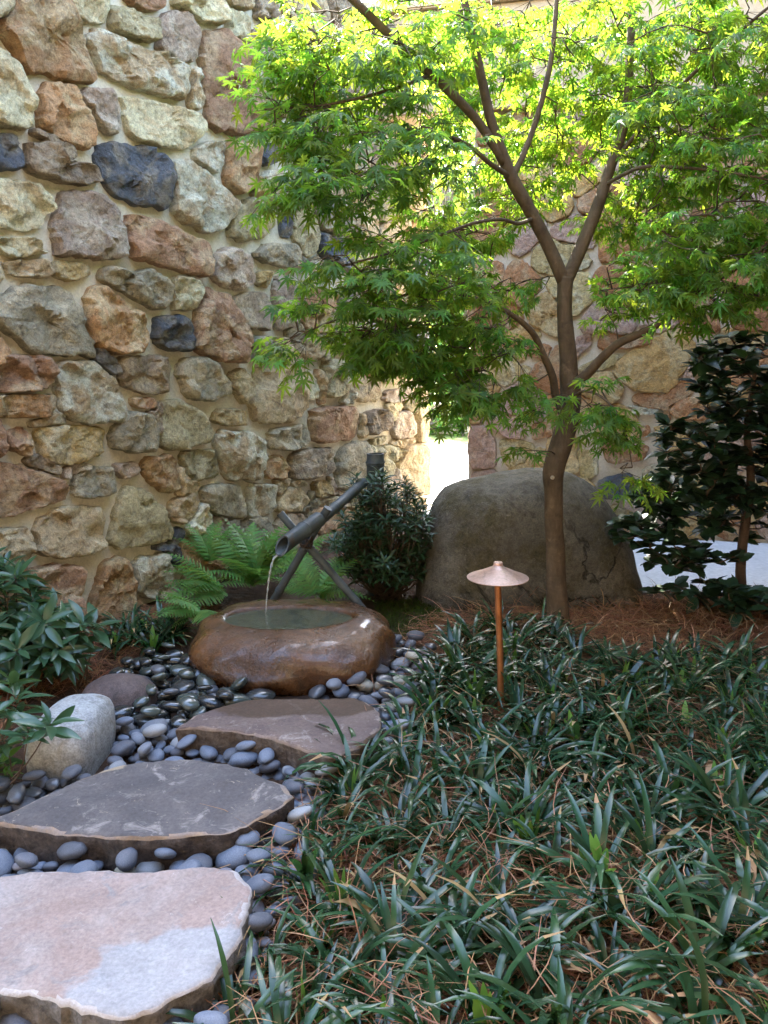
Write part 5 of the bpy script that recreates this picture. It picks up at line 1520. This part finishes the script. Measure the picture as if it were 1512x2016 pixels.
for i in order:
    p = sprays[i]
    d2 = np.sum((NPl-np.array(p))**2, axis=1) + np.maximum(0, NPl[:, 2]-p.z-0.05)*0.15
    j = int(np.argmin(d2)); n = Vector(NPl[j]); L = (p-n).length
    mid = n.lerp(p, 0.5)+Vector((mr_.gauss(0, 0.03), mr_.gauss(0, 0.03), 0.06*L+mr_.gauss(0, 0.02)))
    out = Vector((p.x-org.x, p.y-org.y, 0)); out = out.normalized() if out.length > 0.1 else Vector((mr_.gauss(0, 1), mr_.gauss(0, 1), 0)).normalized()
    tubes.append(([n, mid, p], [0.0042, 0.0030, 0.0016]))
    NPl = np.vstack([NPl, [tuple(mid)], [tuple(p)]])
    # the spray: a forked twig with paired leaves that hang outwards
    dirs = (p-mid).normalized()
    dirs = (dirs*0.6+out*0.6+Vector((mr_.gauss(0, 0.35), mr_.gauss(0, 0.35), mr_.gauss(-0.1, 0.2)))).normalized()
    for f in range(3):
        side = dirs.cross(Vector((0, 0, 1))).normalized()
        dd = (dirs+side*(f-1)*0.75+Vector((0, 0, mr_.gauss(-0.05, 0.12)))).normalized()
        Lt = mr_.uniform(0.10, 0.19)
        e = p+dd*Lt+Vector((0, 0, -0.015))
        tubes.append(([p, p.lerp(e, 0.5)+Vector((0, 0, 0.008)), e], [0.0015, 0.0012, 0.0008]))
        for q, sd in ((0.45, -1), (0.45, 1), (0.8, -1), (0.8, 1), (1.0, 0)):
            pos = p.lerp(e, q)
            s2 = dd.cross(Vector((0, 0, 1))).normalized()*sd
            ld = (dd*0.6+s2*0.9+Vector((0, 0, mr_.uniform(-0.75, 0.05)))).normalized()
            up = Vector((mr_.gauss(0, 0.45), mr_.gauss(0, 0.45)-0.12, 1.0))
            leaves.append((pos+ld*0.012, basis(ld, up, mr_.gauss(0, 0.3)), mr_.uniform(0.034, 0.065)))
print('MAPLE', len(sprays), len(leaves))
merge_tubes(tree, org, 'twigs', tubes, M['bark'], 4, 1, 'stuff')
place_leaves(tree, org, leaves, MLVS, MLF, M['maple_leaf'], 300, 'leaf', 'crown')

# ================================================================ the garden beyond the passage
FARLEAF = blade_leaf([0.02, 0.22, 0.28, 0.18, 0.01], 1.0, 0.2, 0.2)
def far_tree(x, y, h, cr, cz, n, label, name='garden_tree', group='trees in the garden beyond the passage', size=0.22, seed=1, trunk=0.12, flat=1.0):
    r = random.Random(seed); t = empty(name, (x, y, 0)); tag(t, label, 'tree' if 'tree' in name else 'shrub', group)
    o = Vector((x, y, 0))
    if trunk:
        V, Fc = tube_mesh('trunk', [o, o+Vector((0.1, 0, h*0.4)), o+Vector((0.0, 0.1, h*0.85))], [trunk, trunk*0.8, trunk*0.3], None, 10, True, 4)
        link('trunk', mesh('trunk', [v-o for v in V], Fc, M['bark_far']), t)
    leaves, tubes = [], []
    for c in range(max(8, n//34)):
        while True:
            a = Vector((r.uniform(-1, 1), r.uniform(-1, 1), r.uniform(-1, 1)))
            if a.length <= 1: break
        cc = o+Vector((a.x*cr, a.y*cr, cz+a.z*cr*flat))
        tubes.append(([o+Vector((0, 0, max(0.1, cc.z*0.6))), cc], [trunk*0.25+0.01, 0.01]))
        for k in range(34):
            p = cc+Vector((r.gauss(0, 1), r.gauss(0, 1), r.gauss(0, 0.6)))*cr*0.2
            p.z = max(p.z, 0.04)
            d = Vector((r.gauss(0, 1), r.gauss(0, 1), r.gauss(-0.3, 0.6)))
            leaves.append((p, basis(d, (r.gauss(0, .5), r.gauss(0, .5), 1)), size*r.uniform(0.6, 1.2)))
    merge_tubes(t, o, 'branches', tubes, M['bark_far'], 5, 1, 'stuff')
    place_leaves(t, o, leaves, FARLEAF[0], FARLEAF[1], M['far_leaf'], 0, 'leaf', 'crown')
def far_at(px_, Y): return AT(px_, 900, Y).x
far_tree(far_at(870, 19), 19, 7.0, 2.2, 4.2, 2200, 'leafy garden tree seen straight through the passage', seed=1)
far_tree(far_at(900, 17), 17.5, 4.5, 1.5, 2.6, 1400, 'smaller garden tree by the far jamb of the passage', seed=2, trunk=0.08)
far_tree(far_at(845, 23), 24, 9.0, 3.2, 5.5, 2200, 'tall far garden tree behind the others beyond the passage', seed=3, size=0.3)
far_tree(far_at(905, 26), 27, 10.0, 3.4, 6.5, 2000, 'tallest pale garden tree on the far side of the lawn', seed=4, size=0.32)
far_tree(far_at(908, 15), 15.0, 1.0, 0.42, 0.45, 700, 'rounded green shrub beside the low garden wall beyond the passage', 'garden_shrub', 'shrubs in the garden beyond the passage', 0.11, 5, 0.03)
far_tree(far_at(842, 15), 15.2, 0.9, 0.34, 0.35, 500, 'small green shrub at the other end of the low garden wall', 'garden_shrub', 'shrubs in the garden beyond the passage', 0.10, 6, 0.03)
far_tree(far_at(872, 17), 18.0, 2.4, 1.3, 1.0, 1500, 'broad dark hedge-like shrub behind the low garden wall', 'garden_shrub', 'shrubs in the garden beyond the passage', 0.16, 7, 0.03)
lowx = far_at(866, 15.6)
lw = empty('garden_wall', (lowx, 15.6, 0)); tag(lw, 'low pale block wall among shrubs at the end of the gravel', 'garden wall', kind='thing')
for k in range(5):
    for rrow in range(2):
        link('block', box_mesh('block', -1.5+k*0.6+0.004+(0.3 if rrow else 0), -1.5+k*0.6+0.596+(0.3 if rrow else 0), -0.15, 0.15, rrow*0.26, rrow*0.26+0.256, M['mortar_pale'], 0.012), lw)
link('coping', box_mesh('coping', -1.55, 1.85, -0.18, 0.18, 0.522, 0.57, M['mortar_pale'], 0.01), lw)
